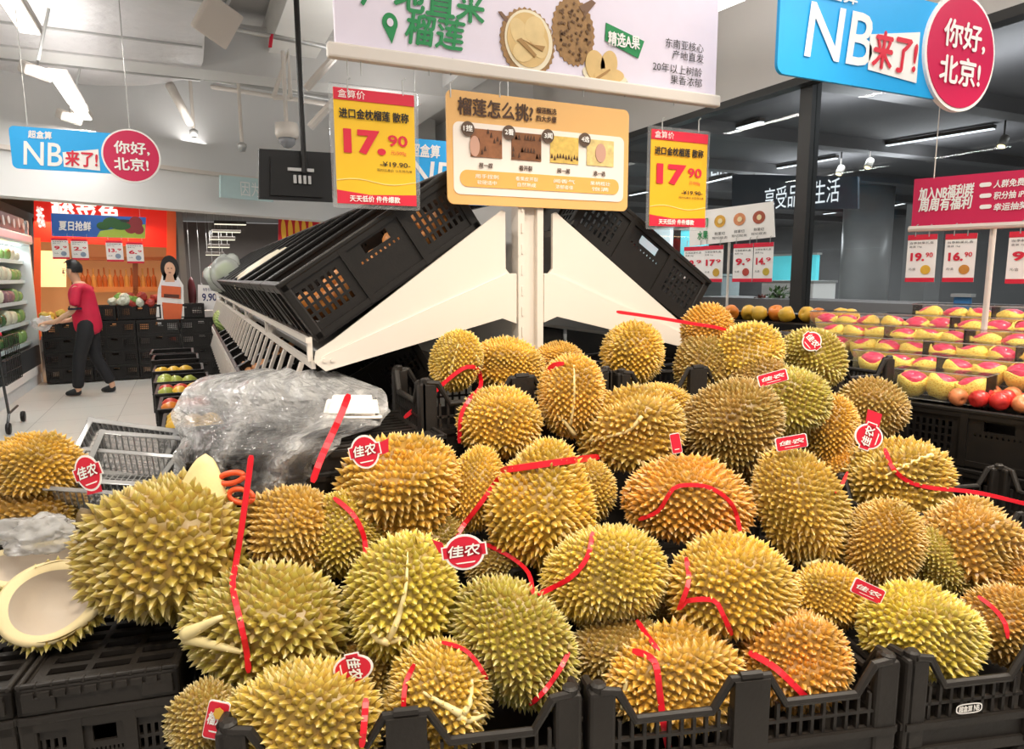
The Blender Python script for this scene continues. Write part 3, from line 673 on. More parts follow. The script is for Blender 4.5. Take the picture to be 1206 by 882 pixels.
for k, (x, y, z) in enumerate(spots):
    for i in range((7, 6, 6, 4, 3, 0, 0)[k]):
        c = random.choice((('yellow',), ('orange', 'red'), ('yellow', 'green', 'red'), ('green',), ('yellow',), ('red',), ('red',))[k])
        drop(fruit_mesh[c], 'loose_fruit', (x-.13+.09*(i % 3), y-.15+.14*(i//3)+random.uniform(-.01, .01), z+.17), '%s fruit in the low crates left of the plastic bag' % c, 'fruit', '%s fruits in the low crates' % c, sc=1.5)
# ================================================================== crate wall and produce behind the person
bk = folding_crate('stacked_crate', 'black crate in the wall of stacked crates behind the person in red', black_plastic, .6, .4, .22, group='stacked crates behind the person')
BX0 = onY(52, 420, 11.9).x
first = True
for r in range(4):
    for c in range(4):
        o = bk if first else dup(bk); first = False
        o.location = (BX0+.3+.61*c, 12.1, .02+.225*r)
for c in range(3):
    o = dup(bk, label='black crate of vegetables on top of the stacked wall behind the person', group='top crates behind the person'); o.location = (BX0+.45+.62*c+.2, 12.2, .925)
lf = mat('veg_green', '#6f9a45', .5, noise_s=12, noise_a=.5); rdv = mat('veg_red', '#a5372c', .45, noise_s=10, noise_a=.4); whv = mat('veg_white', '#d9dcc8', .5, noise_s=12, noise_a=.2); ylv = mat('veg_yellow', '#d2b04a', .5, noise_s=12, noise_a=.3)
def blob(seed, m, r=.07, amp=.35):
    bm = bmesh.new(); bmesh.ops.create_icosphere(bm, subdivisions=2, radius=r)
    for v in bm.verts: v.co *= 1+amp*noise.noise(v.co/r*1.2+Vector((seed*5, 0, 2)))
    me = bpy.data.meshes.new('vegetable'); bm.to_mesh(me); bm.free(); me.materials.append(m); return me
VG = {n: [blob(i+k*7, m) for i in range(3)] for k, (n, m) in enumerate((('green', lf), ('red', rdv), ('white', whv), ('yellow', ylv)))}
VGX = {'yellow': (52, 95, 385), 'green': (140, 165, 378), 'red': (150, 195, 372), 'white': (130, 170, 380)}
for c, (x0, x1, y) in VGX.items():
    for i in range(10):
        P = onY(random.uniform(x0, x1), y, 12.1+random.uniform(-.1, .15)); P.z = .925 + .23*(c in ('red', 'green', 'white')) + random.uniform(.0, .12)
        drop(random.choice(VG[c]), 'vegetable', P, '%s vegetable heaped on the crates behind the person' % c, 'vegetable', '%s vegetables behind the person' % c)
for i in range(10):
    P = Vector((BX0+.15+random.uniform(0, 2.0), 11.93, .70+random.uniform(0, .05)))
# ================================================================== open fridge at the left edge
fr = thing('open_fridge', 'tall open white display fridge of packed vegetables along the left edge', 'fridge', (-2.5, 9.4, 0))
fy0, fy1 = 6.4, 12.3; fx = -2.12
fw = mat('fridge_white', '#dfe3e6', .35)
MB().box((-2.86, (fy0+fy1)/2, 1.05), (.06, fy1-fy0, 2.1)).build('back_panel', fw, fr, world=True)
MB().box((-2.49, (fy0+fy1)/2, .17), (.78, fy1-fy0, .34)).build('base', fw, fr, world=True)
MB().box((-2.10, (fy0+fy1)/2, .42), (.03, fy1-fy0, .3)).build('kick_panel', mat('fridge_dark', '#3b3f42', .4), fr, world=True)
MB().box((-2.10, (fy0+fy1)/2, .22), (.035, fy1-fy0, .12)).build('price_rail', white_print, fr, world=True)
MB().rbox((-2.45, (fy0+fy1)/2, 2.12), (.84, fy1-fy0, .14), .03).build('canopy', fw, fr, world=True)
MB().box((-2.5, fy1+.02, 1.2), (.84, .05, 2.4)).build('end_panel', mat('fridge_end', '#eceeee', .35), fr, world=True)
for k, z in enumerate((.62, .92, 1.22, 1.52, 1.8)):
    MB().box((-2.52+.02*k, (fy0+fy1)/2, z), (.66-.04*k, fy1-fy0, .02)).build('shelf', fw, fr, world=True)
    MB().box((-2.18, (fy0+fy1)/2, z-.005), (.012, fy1-fy0, .05)).build('price_strip', mat('aqua_strip', '#cfe6ea', .3), fr, world=True)
MB().box((-2.2, (fy0+fy1)/2, 2.04), (.05, fy1-fy0-.1, .02)).build('lamp_tube', emis('fridge_tube', '#e6f6ff', 3.0), fr, world=True)
area('fridge_light', (-2.22, 9.4, 2.0), (.08, 5.6), 38, (.88, .97, 1), (0, math.radians(25), 0))
pk = {}
for n, c in (('green', '#7fa562'), ('pale', '#d5dfc2'), ('orange', '#d98b4a'), ('dark', '#41603c'), ('purple', '#8b6a72')):
    b = MB().rbox((0, 0, .07), (.2, .2, .14), .05); pk[n] = b.mesh('packed_vegetable', mat('pack_'+n, c, .25, noise_s=18, noise_a=.45), True)
rows = [('dark', 'dark', 'green'), ('dark', 'pale', 'green'), ('pale', 'purple', 'green'), ('pale', 'pale', 'green'), ('orange', 'green', 'pale')]
for k, z in enumerate((.62, .92, 1.22, 1.52, 1.8)):
    for i in range(18):
        c = rows[k][(i//2) % 3]
        o = drop(pk[c], 'packed_vegetable', (-2.29, 7.2+i*.285, z+.012), '%s wrapped vegetable pack in the open fridge on shelf %s from the floor' % (c, ('one', 'two', 'three', 'four', 'five')[k]), 'vegetable pack', '%s packs on fridge shelf %s' % (c, ('one', 'two', 'three', 'four', 'five')[k]), rot=(0, 0, random.uniform(-.2, .2)))
        o.scale = (1.1, 1.3, random.uniform(1.05, 1.5))
for i in range(16):
    drop(pk['dark'], 'dark_basket', (-2.35, 7.2+i*.32, .36), 'dark pack in the bottom well of the open fridge', 'vegetable pack', 'packs in the bottom well', rot=(0, 0, 0))
FB = Board((-2.08, 10, 2.4), (0, 1, 0)); o = thing('fridge_banner', 'dark banner with pale vegetable drawings above the open fridge', 'banner', (-2.1, 10, 2.2))
mb = MB(); mb.box((-2.12, 9.7, 2.315), (.04, 5.0, .21)); mb.build('board', mat('slate_board', '#565d62', .5, noise_s=5, noise_a=.2), o, world=True)
mb = MB()
for i in range(16): FB.disc(mb, (-2.2+i*.3, -.1+.03*(i % 2)), .05, .07, .01, rot=i)
mb.build('drawings', mat('pale_drawing', '#cdd3cf', .6), o, world=True)
# shopping trolley at the left edge
ct = thing('shopping_trolley', 'black wire shopping trolley with a red handle at the left edge', 'trolley', onZ(8, 512, 0)+Vector((-.2, .2, 0)), (0, 0, -math.pi/2))
mb = MB()
for i in range(9):
    y = -.25+i*.06; mb.tube([(.26, y, .98), (.2, y, .5)], .005, 6)
for z in (.5, .62, .74, .86, .98): mb.tube([(.2+(z-.5)*.125, -.25, z), (.2+(z-.5)*.125, .25, z)], .006, 6); mb.tube([(.2+(z-.5)*.125, -.25, z), (-.5, -.25, z)], .005, 6); mb.tube([(.2+(z-.5)*.125, .25, z), (-.5, .25, z)], .005, 6)
for i in range(10):
    x = -.5+i*.07
    for s in (-.25, .25): mb.tube([(x, s, .5), (x, s, .98)], .004, 6)
    mb.tube([(x, -.25, .5), (x, .25, .5)], .004, 6)
mb.build('basket', black_plastic, ct)
MB().tube([(.3, -.27, 1.02), (.3, .27, 1.02)], .018).build('handle', red_print, ct)
mb = MB()
for s in (-.22, .22): mb.tube([(.28, s, 1.0), (.2, s, .48), (.12, s, .2), (.2, s, .12)], .013); mb.tube([(.12, s, .2), (-.5, s*.8, .18)], .012)
mb.build('frame', mat('trolley_steel', '#4b4b4b', .35, .7), ct)
for x in (.2, -.48):
    for s in (-.22, .22): MB().lathe([(.02, -.02), (.055, -.018), (.06, 0), (.055, .018), (.02, .02)], 18, (x, s, .062), Matrix.Rotation(math.pi/2, 3, 'X')).build('wheel', black_plastic, ct, True)
# ================================================================== the shop worker
def skin(name, verts, edges, radii, m, parent, levels=2, flat=None):
    me = bpy.data.meshes.new(name); me.from_pydata(verts, edges, []); o = bpy.data.objects.new(name, me); COL.objects.link(o)
    md = o.modifiers.new('s', 'SKIN'); md.use_smooth_shade = True
    for i, r in enumerate(radii):
        d = me.skin_vertices[0].data[i]; d.radius = r if isinstance(r, tuple) else (r, r); d.use_root = (i == 0)
    sb = o.modifiers.new('u', 'SUBSURF'); sb.levels = sb.render_levels = levels
    bpy.context.view_layer.update(); dg = bpy.context.evaluated_depsgraph_get()
    m2 = bpy.data.meshes.new_from_object(o.evaluated_get(dg)); bpy.data.objects.remove(o); bpy.data.meshes.remove(me)
    m2.name = name; m2.materials.clear(); m2.materials.append(m)
    for p in m2.polygons: p.use_smooth = True
    q = bpy.data.objects.new(name, m2); COL.objects.link(q); q.parent = parent; return q
# local frame: +x the way the person faces (turned to world -X), y to the person's left, z up
feet = onZ(112, 464, 0)
man = thing('person', 'dark haired person in a crimson polo and black trousers walking left, reaching forward', 'person', feet, (0, 0, math.pi-.12))
skm = mat('skin', '#d9a98a', .5, noise_s=8); glove = mat('white_glove', '#dfe0df', .6); polo = mat('crimson_polo', '#d0143f', .6, noise_s=10, noise_a=.12, bump_s=14, bump=.3)
trs = mat('black_trousers', '#17161a', .7, noise_s=10, noise_a=.2); shm = mat('black_shoe', '#141315', .4); hairm = mat('black_hair', '#15110f', .5, noise_s=30, noise_a=.4)
V = [(0, 0, .96), (.02, 0, 1.12), (.05, 0, 1.30), (.06, 0, 1.43), (.085, 0, 1.50), (.115, 0, 1.575), (.14, 0, 1.655), (.12, 0, 1.725)]
E = [(0, 1), (1, 2), (2, 3), (3, 4), (4, 5), (5, 6), (6, 7)]
Rr = [(.10, .13), (.09, .12), (.11, .15), (.10, .13), (.055, .055), (.065, .06), (.095, .078), (.07, .06)]
def limb(pts, rs, root):
    i = root
    for p, r in zip(pts, rs): V.append(p); Rr.append(r); E.append((i, len(V)-1)); i = len(V)-1
    return i
for s in (1, -1):
    k = .06 if s > 0 else -.02
    h = limb([(.06, s*.19, 1.42), (.05+k, s*.215, 1.14), (.27+k, s*.17, 1.00), (.34+k, s*.15, .99), (.385+k, s*.145, .985)], [(.05, .055), .04, .032, .03, (.022, .04)], 3)
    for j, (dy, L, dz) in enumerate(((-.032, .06, -.005), (-.011, .07, 0), (.011, .068, 0), (.032, .055, -.004))):
        limb([(.42+k, s*.145+dy, .985), (.42+k+L*.55, s*.145+dy*1.1, .975+dz), (.42+k+L*.8, s*.145+dy*1.1, .945+dz)], [.011, .010, .008], h)
    limb([(.39+k, s*.145-s*.045, .975), (.42+k, s*.145-s*.055, .955)], [.012, .009], h)
legs = {1: [(.01, .09, .88), (.12, .10, .5), (.17, .10, .10), (.165, .10, .06), (.27, .105, .04)], -1: [(0, -.09, .88), (-.02, -.10, .5), (-.19, -.10, .13), (-.20, -.10, .065), (-.10, -.105, .035)]}
for s in (1, -1): limb(legs[s], [(.09, .09), .062, .042, .045, .035], 0)
body = skin('body', V, E, Rr, skm, man)
skin('polo_shirt', [(-.01, 0, .78), (.01, 0, 1.0), (.035, 0, 1.22), (.05, 0, 1.36), (.06, 0, 1.45), (.07, 0, 1.49), (.06, .18, 1.43), (.075, .225, 1.26), (.085, .222, 1.19), (.06, -.18, 1.43), (.035, -.225, 1.26), (.03, -.222, 1.19)], [(0, 1), (1, 2), (2, 3), (3, 4), (4, 5), (4, 6), (6, 7), (7, 8), (4, 9), (9, 10), (10, 11)],
     [(.165, .19), (.155, .182), (.14, .175), (.14, .175), (.11, .13), (.065, .065), .068, .062, .062, .068, .062, .062], polo, man)
for s in (1, -1):
    x = .085 if s > 0 else .03
    MB().lathe([(.068, -.01), (.078, -.012), (.078, .014), (.068, .012)], 16, (x, s*.222, 1.165)).build('sleeve_cuff', mat('dark_cuff', '#23182a', .6), man)
for s in (1, -1):
    k = legs[s]; skin('trouser_leg', [(0, s*.03, 1.05), k[0], (k[0][0]*.5+k[1][0]*.5, s*.1, .69), k[1], (k[1][0]*.4+k[2][0]*.6, s*.1, .28), (k[2][0], k[2][1], k[2][2]-.01)], [(0, 1), (1, 2), (2, 3), (3, 4), (4, 5)], [(.13, .12), (.115, .11), .095, .085, .075, .072], trs, man)
    f0 = k[3]; f1 = k[4]; z = f1[2]-.035 if s > 0 else .0
    skin('shoe', [(f0[0]-.04, f0[1], .05+z), (f0[0]+.03, f0[1], .055+z), (f1[0], f1[1], .04+z), (f1[0]+.05, f1[1], .032+z)], [(0, 1), (1, 2), (2, 3)], [(.04, .05), (.045, .06), (.05, .038), (.04, .028)], shm, man)
# head: hair cap, ears, nose, eyes
hd = Vector((.136, 0, 1.652)); mb = MB(); bm = bmesh.new(); bmesh.ops.create_icosphere(bm, subdivisions=4, radius=1)
dele = [v for v in bm.verts if (v.co.x > .42 and v.co.z < .52) or v.co.z < -.45 or (v.co.x > .05 and v.co.z < -.12)]
bmesh.ops.delete(bm, geom=dele, context='VERTS')
for v in bm.verts: v.co = Vector((v.co.x*.116-.012, v.co.y*.1, v.co.z*.125+.03))*(1+.05*noise.noise(v.co*6))
bm.verts.index_update(); mb.add([hd+v.co for v in bm.verts], [[v.index for v in f.verts] for f in bm.faces]); bm.free(); mb.build('hair', hairm, man, True)
mb = MB()
for s in (1, -1): mb.lathe([(.004, -.03), (.016, -.02), (.02, .01), (.012, .03), (.003, .034)], 10, hd+Vector((-.005, s*.088, -.005)))
mb.lathe([(.004, .035), (.009, .01), (.016, -.015), (.006, -.022)], 10, hd+Vector((.098, 0, -.015))); mb.build('ears_and_nose', skm, man, True)
mb = MB()
for s in (1, -1): mb.lathe([(.002, -.006), (.008, 0), (.002, .006)], 8, hd+Vector((.088, s*.035, .012))); mb.box(hd+Vector((.09, s*.036, .032)), (.01, .03, .006))
mb.box(hd+Vector((.092, 0, -.062)), (.008, .04, .007)); mb.build('eyes_and_mouth', hairm, man)
# back print of the polo
mb = MB(); V2, F2 = glyphs('盒马', .02)
# crumpled gloves / bag held in front
for i in range(1):
    bm = bmesh.new(); bmesh.ops.create_icosphere(bm, subdivisions=3, radius=.1)
    for v in bm.verts: v.co = Vector((v.co.x*1.2, v.co.y*.9, v.co.z*.9))*(1+.5*noise.noise(v.co*18))
    mb = MB(); bm.verts.index_update(); mb.add([v.co.copy() for v in bm.verts], [[v.index for v in f.verts] for f in bm.faces]); bm.free()
    o = mb.build('plastic_bundle', clear('white_film', (1, 1, 1), .15, .2, .55)); o.location = feet+Vector((-.50, .02, .98)); tag(o, 'crumpled white plastic bundle held by the person in crimson', 'plastic bag')
# cardboard cut-out of a woman
CB = Board(onY(200, 350, 12.0), (1, 0, 0)); o = thing('cardboard_cutout', 'white edged cardboard cut-out of a dark haired woman with a food banner', 'cardboard cut-out', onY(200, 395, 12.0))
P_ = [(184, 372), (186, 340), (190, 328), (193, 308), (200, 303), (207, 308), (210, 326), (216, 336), (217, 372), (212, 392), (188, 392)]
mb = MB(); CB.poly(mb, P_, 0, .02); mb.build('board', white_print, o, world=True)
mb = MB(); CB.disc(mb, CB.uv(200, 316), .13, .2, .006); CB.poly(mb, [(193, 316), (207, 316), (208, 330), (192, 330)], .006); mb.build('hair', hairm, o, world=True)
mb = MB(); CB.disc(mb, CB.uv(200, 317), .075, .11, .01); CB.poly(mb, [(196.5, 322), (203.5, 322), (206, 332), (194, 332)], .0095); mb.build('face', skm, o, world=True)
mb = MB(); CB.disc(mb, CB.uv(198, 316), .012, .008, .013); CB.disc(mb, CB.uv(202, 316), .012, .008, .013); CB.disc(mb, CB.uv(200, 321), .02, .008, .013); mb.build('eyes_and_mouth', mat('lip_brown', '#7a3a36', .5), o, world=True)
mb = MB(); CB.poly(mb, [(190, 330), (211, 330), (214, 345), (188, 345)], .008); mb.build('blouse', mat('blouse_white', '#eae6ea', .5), o, world=True)
mb = MB(); CB.poly(mb, [(190, 336), (213, 338), (213, 352), (190, 350)], .012); CB.poly(mb, [(191, 356), (215, 358), (213, 380), (193, 378)], .012); mb.build('banner', mat('orange_banner', '#e0693a', .5), o, world=True)
mb = MB(); CB.poly(mb, [(193, 346), (211, 347), (211, 351), (193, 350)], .015); mb.build('banner_print', mat('dark_food', '#5c2f20', .5), o, world=True)
# ================================================================== durian stall: crates
E1 = Vector((.961, -.276, 0)); S1 = Vector((.276, .961, 0)); F0 = Vector((.563, .9, 0)); FA = math.atan2(E1.y, E1.x)
def stall(t, s, z): return F0 + E1*t + S1*s + Vector((0, 0, z))
def stacking_crate(name, label, m, L=.592, W=.395, H=.2, group=None):
    """crate with tall corner and middle posts, dipping rims and lattice sides"""
    o = thing(name, label, 'crate', group=group)
    MB().box((0, 0, .008), (L*.97, W*.97, .016)).build('base', m, o)
    def wall(w, place, mid):
        """place(u, v, n): u along the wall, v up, n outwards"""
        mb = MB(); lo = H*.34; dip = H*.70
        def bx(u, v, du, dv, dn=.008, n=0):
            p = [place(u+a*du/2, v+b*dv/2, n+c*dn/2) for a in (-1, 1) for b in (-1, 1) for c in (-1, 1)]
            mb.add(p, [(0, 1, 3, 2), (4, 6, 7, 5), (0, 4, 5, 1), (2, 3, 7, 6), (0, 2, 6, 4), (1, 5, 7, 3)])
        bx(0, lo/2+.005, w*.97, lo, .008)
        bx(0, lo*.95, w*.98, .014, .018, .003); bx(0, .01, w*.98, .02, .016, .003)
        bx(0, (lo+dip)/2, w*.94, .006, .008)
        n = int(w/.022)
        for k in range(n): bx(-w/2+(k+.5)*w/n, (lo+dip)/2, .006, dip-lo, .008)
        # rim profile
        post = [(-w/2, .052)] + ([(0, .03)] if mid else []) + [(w/2, .052)]
        prof = []
        if mid: prof = [(-w/2+.02, H), (-w/2+.052, H-.004), (-w/2+.085, dip), (-.085+.015, dip), (-.035, H-.004), (.035, H-.004), (.07, dip), (w/2-.085, dip), (w/2-.052, H-.004), (w/2-.02, H)]
        else: prof = [(-w/2+.02, H), (-w/2+.052, H-.004), (-w/2+.085, dip), (w/2-.085, dip), (w/2-.052, H-.004), (w/2-.02, H)]
        mb.build('side_wall', m, o)
        r = MB(); r.tube([place(u, v, .002) for u, v in prof], .0085, 8); r.build('rim', m, o)
        if mid:
            q = MB(); p = place(0, 0, 0); nn = (place(0, 0, 1)-p)
            pp = [place(a, b, c) for a, b, c in ((-.033, .01, -.006), (.033, .01, -.006), (.033, H-.004, -.006), (-.033, H-.004, -.006))]
            q.prism(pp, nn*.02); q.tube([place(-.02, H, .003), place(.02, H, .003)], .009, 8); q.build('middle_post', m, o)
    for s in (1, -1):
        wall(L, lambda u, v, n, s=s: Vector((u, s*(W/2-.01+n), v)), True)
        wall(W, lambda u, v, n, s=s: Vector((s*(L/2-.01+n), u, v)), False)
    for a in (1, -1):
        for b in (1, -1):
            mb = MB(); x, y = a*(L/2-.012), b*(W/2-.012)
            mb.rbox((x-a*.014, y, H/2), (.046, .022, H), .007); mb.rbox((x, y-b*.012, H/2), (.022, .046, H), .007); mb.lathe([(.014, H-.004), (.014, H+.008), (.009, H+.012)], 10, (x-a*.008, y-b*.004, 0))
            mb.build('corner_post', m, o)
    return o
sc0 = stacking_crate('durian_crate', 'black lattice crate at the front centre with a long red ribbon over its rim', dark_plastic)
sc0.location = stall(.3, .2, .65); sc0.rotation_euler = (0, 0, FA)
def crate_at(t, s, z, label, group=None): return dup(sc0, stall(t, s, z), (0, 0, FA), label, group)
crate_at(-.302, .2, .65, 'black lattice crate at the bottom edge under the durian with the star seam')
cC = crate_at(.903, .2, .65, 'black lattice sided crate at the front right with a small white oval print')
for t, nm in ((-.302, 'left'), (.3, 'centre'), (.903, 'right')):
    for z in (.445, .24, .035): crate_at(t, .2, z, 'black lattice crate lower in the %s stack under the front durians' % nm, 'lower crates of the %s front stack' % nm)
for t in (-.302, .3, .903): 
    crate_at(t, .6, .70, 'black lattice crate in the middle row buried under the durian pile', 'middle row crates under the pile')
tag(MB().box(stall(.3, .57, .35), (1.8, .30, .695), Matrix.Rotation(FA, 3, 'Z')).build('display_plinth', dark_plastic), 'dark plinth under the middle row of durian crates', 'plinth')
# white oval print of crate C
pc = Board(stall(.903, .0, .65)-S1*.004, E1); mb = MB(); b2 = MB()
qc = pc.uv(1140, 833)
def ring(bd, mb, c, ra, rb, w, n=.003, k=32):
    vs = []; fs = []
    for i in range(k):
        a = 2*math.pi*i/k; sq = lambda x: math.copysign(abs(x)**.6, x)
        for r in (0, w): vs.append(bd.p(c[0]+(ra-r)*sq(math.cos(a)), c[1]+(rb-r)*sq(math.sin(a)), n))
    for i in range(k): j = (i+1) % k; fs.append((2*i, 2*j, 2*j+1, 2*i+1))
    return mb.add(vs, fs)
ring(pc, mb, qc, .028, .0105, .0025); pc.utext(mb, '超盒算', qc[0]-.022, qc[0]+.006, qc[1]-.006, qc[1]+.006, .003, .03); pc.utext(mb, 'NB', qc[0]+.010, qc[0]+.022, qc[1]-.006, qc[1]+.006, .003, .03)
mb.build('printed_emblem', white_print, cC, world=True)
# back crates in front of the rack
b0 = dup(sc0, (.52+.3+.01, 1.835, 1.075), (0, 0, -.03), 'brownish lattice crate at the back holding durians below the white post'); b0.scale = (1, .8, 1)
b1 = dup(b0, (.52+.3+.615, 1.815, 1.065), (0, 0, -.03), 'lattice crate at the back right holding durians under the right bracket')
b2_ = dup(b0, (.52+.3+1.22, 1.80, 1.045), (0, 0, -.03), 'lattice crate far right at the back below the topmost durians')
tag(MB().box((1.43, 1.86, .53), (1.85, .24, 1.06)).build('back_plinth', dark_plastic), 'dark plinth under the back row of durian crates', 'plinth')
# crates of the right-hand side beneath the durians there
c = crate_at(1.3, .62, .74, 'black lattice crate at the right end beneath the brown durians'); 
tag(MB().box(stall(1.38, .6, .36), (.44, .36, .72), Matrix.Rotation(FA, 3, 'Z')).build('side_plinth', dark_plastic), 'dark plinth at the right end of the stall', 'plinth')
# ------------------------------------------------------------------ folded crates front left
LZ = .84
la = onZ(14, 813, LZ); lb = onZ(212, 785, LZ); LU = (lb-la); LW = LU.length; LU.normalize(); LV = Vector((-LU.y, LU.x, 0)); LA = math.atan2(LU.y, LU.x)
def folded_crate(name, label, W, D, m):
    o = thing(name, label, 'crate'); h = .052; mb = MB(); holes = []
    for r in range(9):
        for c in range(3):
            holes.append((round(W*(.1+c*.28), 4), round(W*(.1+c*.28+.235), 4), round(D*(.09+r*.093), 4), round(D*(.09+r*.093)+D*.055, 4)))
    mb.slots(W*.94, D*.96, .01, [(min(a, W*.93), min(b, W*.93), c_, d_) for a, b, c_, d_ in holes], lambda u, v, n: Vector((u-W*.47, v-D*.48, h-.012+n)))
    mb.box((0, 0, h-.018), (W*.9, .012, .012)); mb.build('top_grid', m, o)
    mb = MB()
    for s in (-1, 1):
        mb.rbox((0, s*(D/2-.008), h/2), (W, .016, h), .004); mb.rbox((s*(W/2-.008), 0, h/2), (.016, D, h), .004)
    for k in range(10): mb.box((-W*.42+k*W*.84/9, -D/2-.001, h-.012), (W*.07, .01, .012))
    mb.build('side_band', m, o)
    mb = MB()
    for k in range(11): mb.rbox((-W/2+.006+k*(W-.012)/10, -D/2+.006, h+.003), (.006, .012, .01), .002)
    for s in (-1, 1): mb.rbox((0, s*(D/2-.006), h+.003), (W, .01, .008), .003); mb.rbox((s*(W/2-.006), 0, h+.003), (.01, D, .008), .003)
    mb.build('lip', m, o)
    MB().box((0, 0, .004), (W*.97, D*.97, .008)).build('base', m, o)
    for s in (-1, 1): MB().rbox((s*W*.36, -D/2-.002, h*.45), (W*.2, .006, h*.5), .002).build('latch', m, o)
    return o
def lpos(i, j, z): return la + LU*(LW*(.5+i)) + LV*(.2+.41*j) + Vector((0, 0, z-LZ))
first = True
for i, j, z, nm in ((0, 0, LZ, 'front left folded crate under the big green durian, its dusty grid top showing'), (-1, 0, LZ, 'folded black crate at the left edge under the opened durian husk')):
    o = folded_crate('folded_crate', nm, LW*.985, .40, dark_plastic); o.location = lpos(i, j, z-.055); o.rotation_euler = (0, 0, LA)
for i in (0, -1):
    o = folded_crate('folded_crate', 'folded black crate further back under the %s' % ('pair of stacked durians at the left edge' if i else 'clear plastic trays'), LW*.985, .40, dark_plastic); o.location = lpos(i, 1, LZ+.02); o.rotation_euler = (0, 0, LA)
lc0 = folding_crate('standing_crate', 'black vented crate below the folded crate at the front left', dark_plastic, LW*.985, .4, .2)
lc0.location = lpos(0, 0, LZ-.055-.203); lc0.rotation_euler = (0, 0, LA)
for i in (0, -1):
    for k in range(1, 5):
        z = LZ-.055-.203*k - (0 if k < 4 else -.03)
        if (i, k) == (0, 1): continue
        if k == 4: continue
        dup(lc0, lpos(i, 0, z), (0, 0, LA), 'black vented crate in the %s stack under the folded crates' % ('far left' if i else 'front left'), 'stack of vented crates %s' % ('far left' if i else 'front left'))
tag(MB().box(lpos(-.5, 1, .42), (LW*1.95, .38, .84), Matrix.Rotation(LA, 3, 'Z')).build('left_plinth', dark_plastic), 'dark plinth at the left under the back folded crates', 'plinth')
tag(MB().box(lpos(-.5, 0, .085), (LW*1.95, .38, .17), Matrix.Rotation(LA, 3, 'Z')).build('low_pallet', dark_plastic), 'black low pallet carrying the crates at the front left', 'pallet')
# dark crate stack under the big plastic bag
BZ = 1.15
o = folding_crate('bag_crate', 'black crate under the big crumpled plastic bag', dark_plastic, .6, .38, .2); o.location = (.27, 1.78, BZ-.255)
for k in range(2):
    f = folded_crate('folded_crate', ('upper' if k else 'lower')+' folded black crate under the foam tray and plastic bag', .6, .37, dark_plastic); f.location = (.27, 1.775, BZ-.053+.055*(k-1)+.0)
tag(MB().box((.27, 1.78, .44), (.58, .36, .88)).build('bag_plinth', dark_plastic), 'dark plinth under the crate with the plastic bag', 'plinth')

# ================================================================== durians
def durian_mat():
    m = bpy.data.materials.new('durian_husk'); m.use_nodes = True; nt = m.node_tree; N = nt.nodes; Lk = nt.links; b = N['Principled BSDF']
    oi = N.new('ShaderNodeObjectInfo'); at_ = N.new('ShaderNodeAttribute'); at_.attribute_name = 'tip'
    tc = N.new('ShaderNodeTexCoord'); ad = N.new('ShaderNodeVectorMath'); ad.operation = 'ADD'
    rs = N.new('ShaderNodeMath'); rs.operation = 'MULTIPLY'; rs.inputs[1].default_value = 40; Lk.new(oi.outputs['Random'], rs.inputs[0])
    Lk.new(tc.outputs['Object'], ad.inputs[0]); Lk.new(rs.outputs[0], ad.inputs[1])
    n1 = N.new('ShaderNodeTexNoise'); n1.inputs['Scale'].default_value = 1.3; n1.inputs['Detail'].default_value = 3; Lk.new(ad.outputs[0], n1.inputs['Vector'])
    n2 = N.new('ShaderNodeTexNoise'); n2.inputs['Scale'].default_value = 9; n2.inputs['Detail'].default_value = 4; Lk.new(ad.outputs[0], n2.inputs['Vector'])
    def mix(a, b_, f, mode='MIX'):
        x = N.new('ShaderNodeMix'); x.data_type = 'RGBA'; x.blend_type = mode
        for s, i in ((a, 6), (b_, 7)):
            if isinstance(s, str): x.inputs[i].default_value = lin(s)
            else: Lk.new(s, x.inputs[i])
        if isinstance(f, float): x.inputs[0].default_value = f
        else: Lk.new(f, x.inputs[0])
        return x.outputs[2]
    r1 = N.new('ShaderNodeMapRange'); r1.inputs[1].default_value = .42; r1.inputs[2].default_value = .68; Lk.new(n1.outputs['Fac'], r1.inputs[0])
    r1.inputs[4].default_value = .55
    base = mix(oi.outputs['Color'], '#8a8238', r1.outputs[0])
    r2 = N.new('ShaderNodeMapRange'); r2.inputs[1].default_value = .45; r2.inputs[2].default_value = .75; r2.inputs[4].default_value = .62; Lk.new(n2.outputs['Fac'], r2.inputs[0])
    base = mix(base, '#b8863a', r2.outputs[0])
    val = mix(base, '#71501e', .68)  # brown husk valleys, darkened further by shade painted between the spikes
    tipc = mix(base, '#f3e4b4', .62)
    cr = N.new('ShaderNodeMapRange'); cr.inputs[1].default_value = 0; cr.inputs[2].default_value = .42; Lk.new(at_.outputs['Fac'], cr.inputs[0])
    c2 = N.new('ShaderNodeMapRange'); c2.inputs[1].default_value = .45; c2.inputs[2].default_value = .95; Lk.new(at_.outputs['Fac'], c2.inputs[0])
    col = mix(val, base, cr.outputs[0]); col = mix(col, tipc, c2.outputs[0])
    Lk.new(col, b.inputs['Base Color']); b.inputs['Roughness'].default_value = .38; b.inputs['Specular IOR Level'].default_value = .55
    return m
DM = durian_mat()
AS = .8
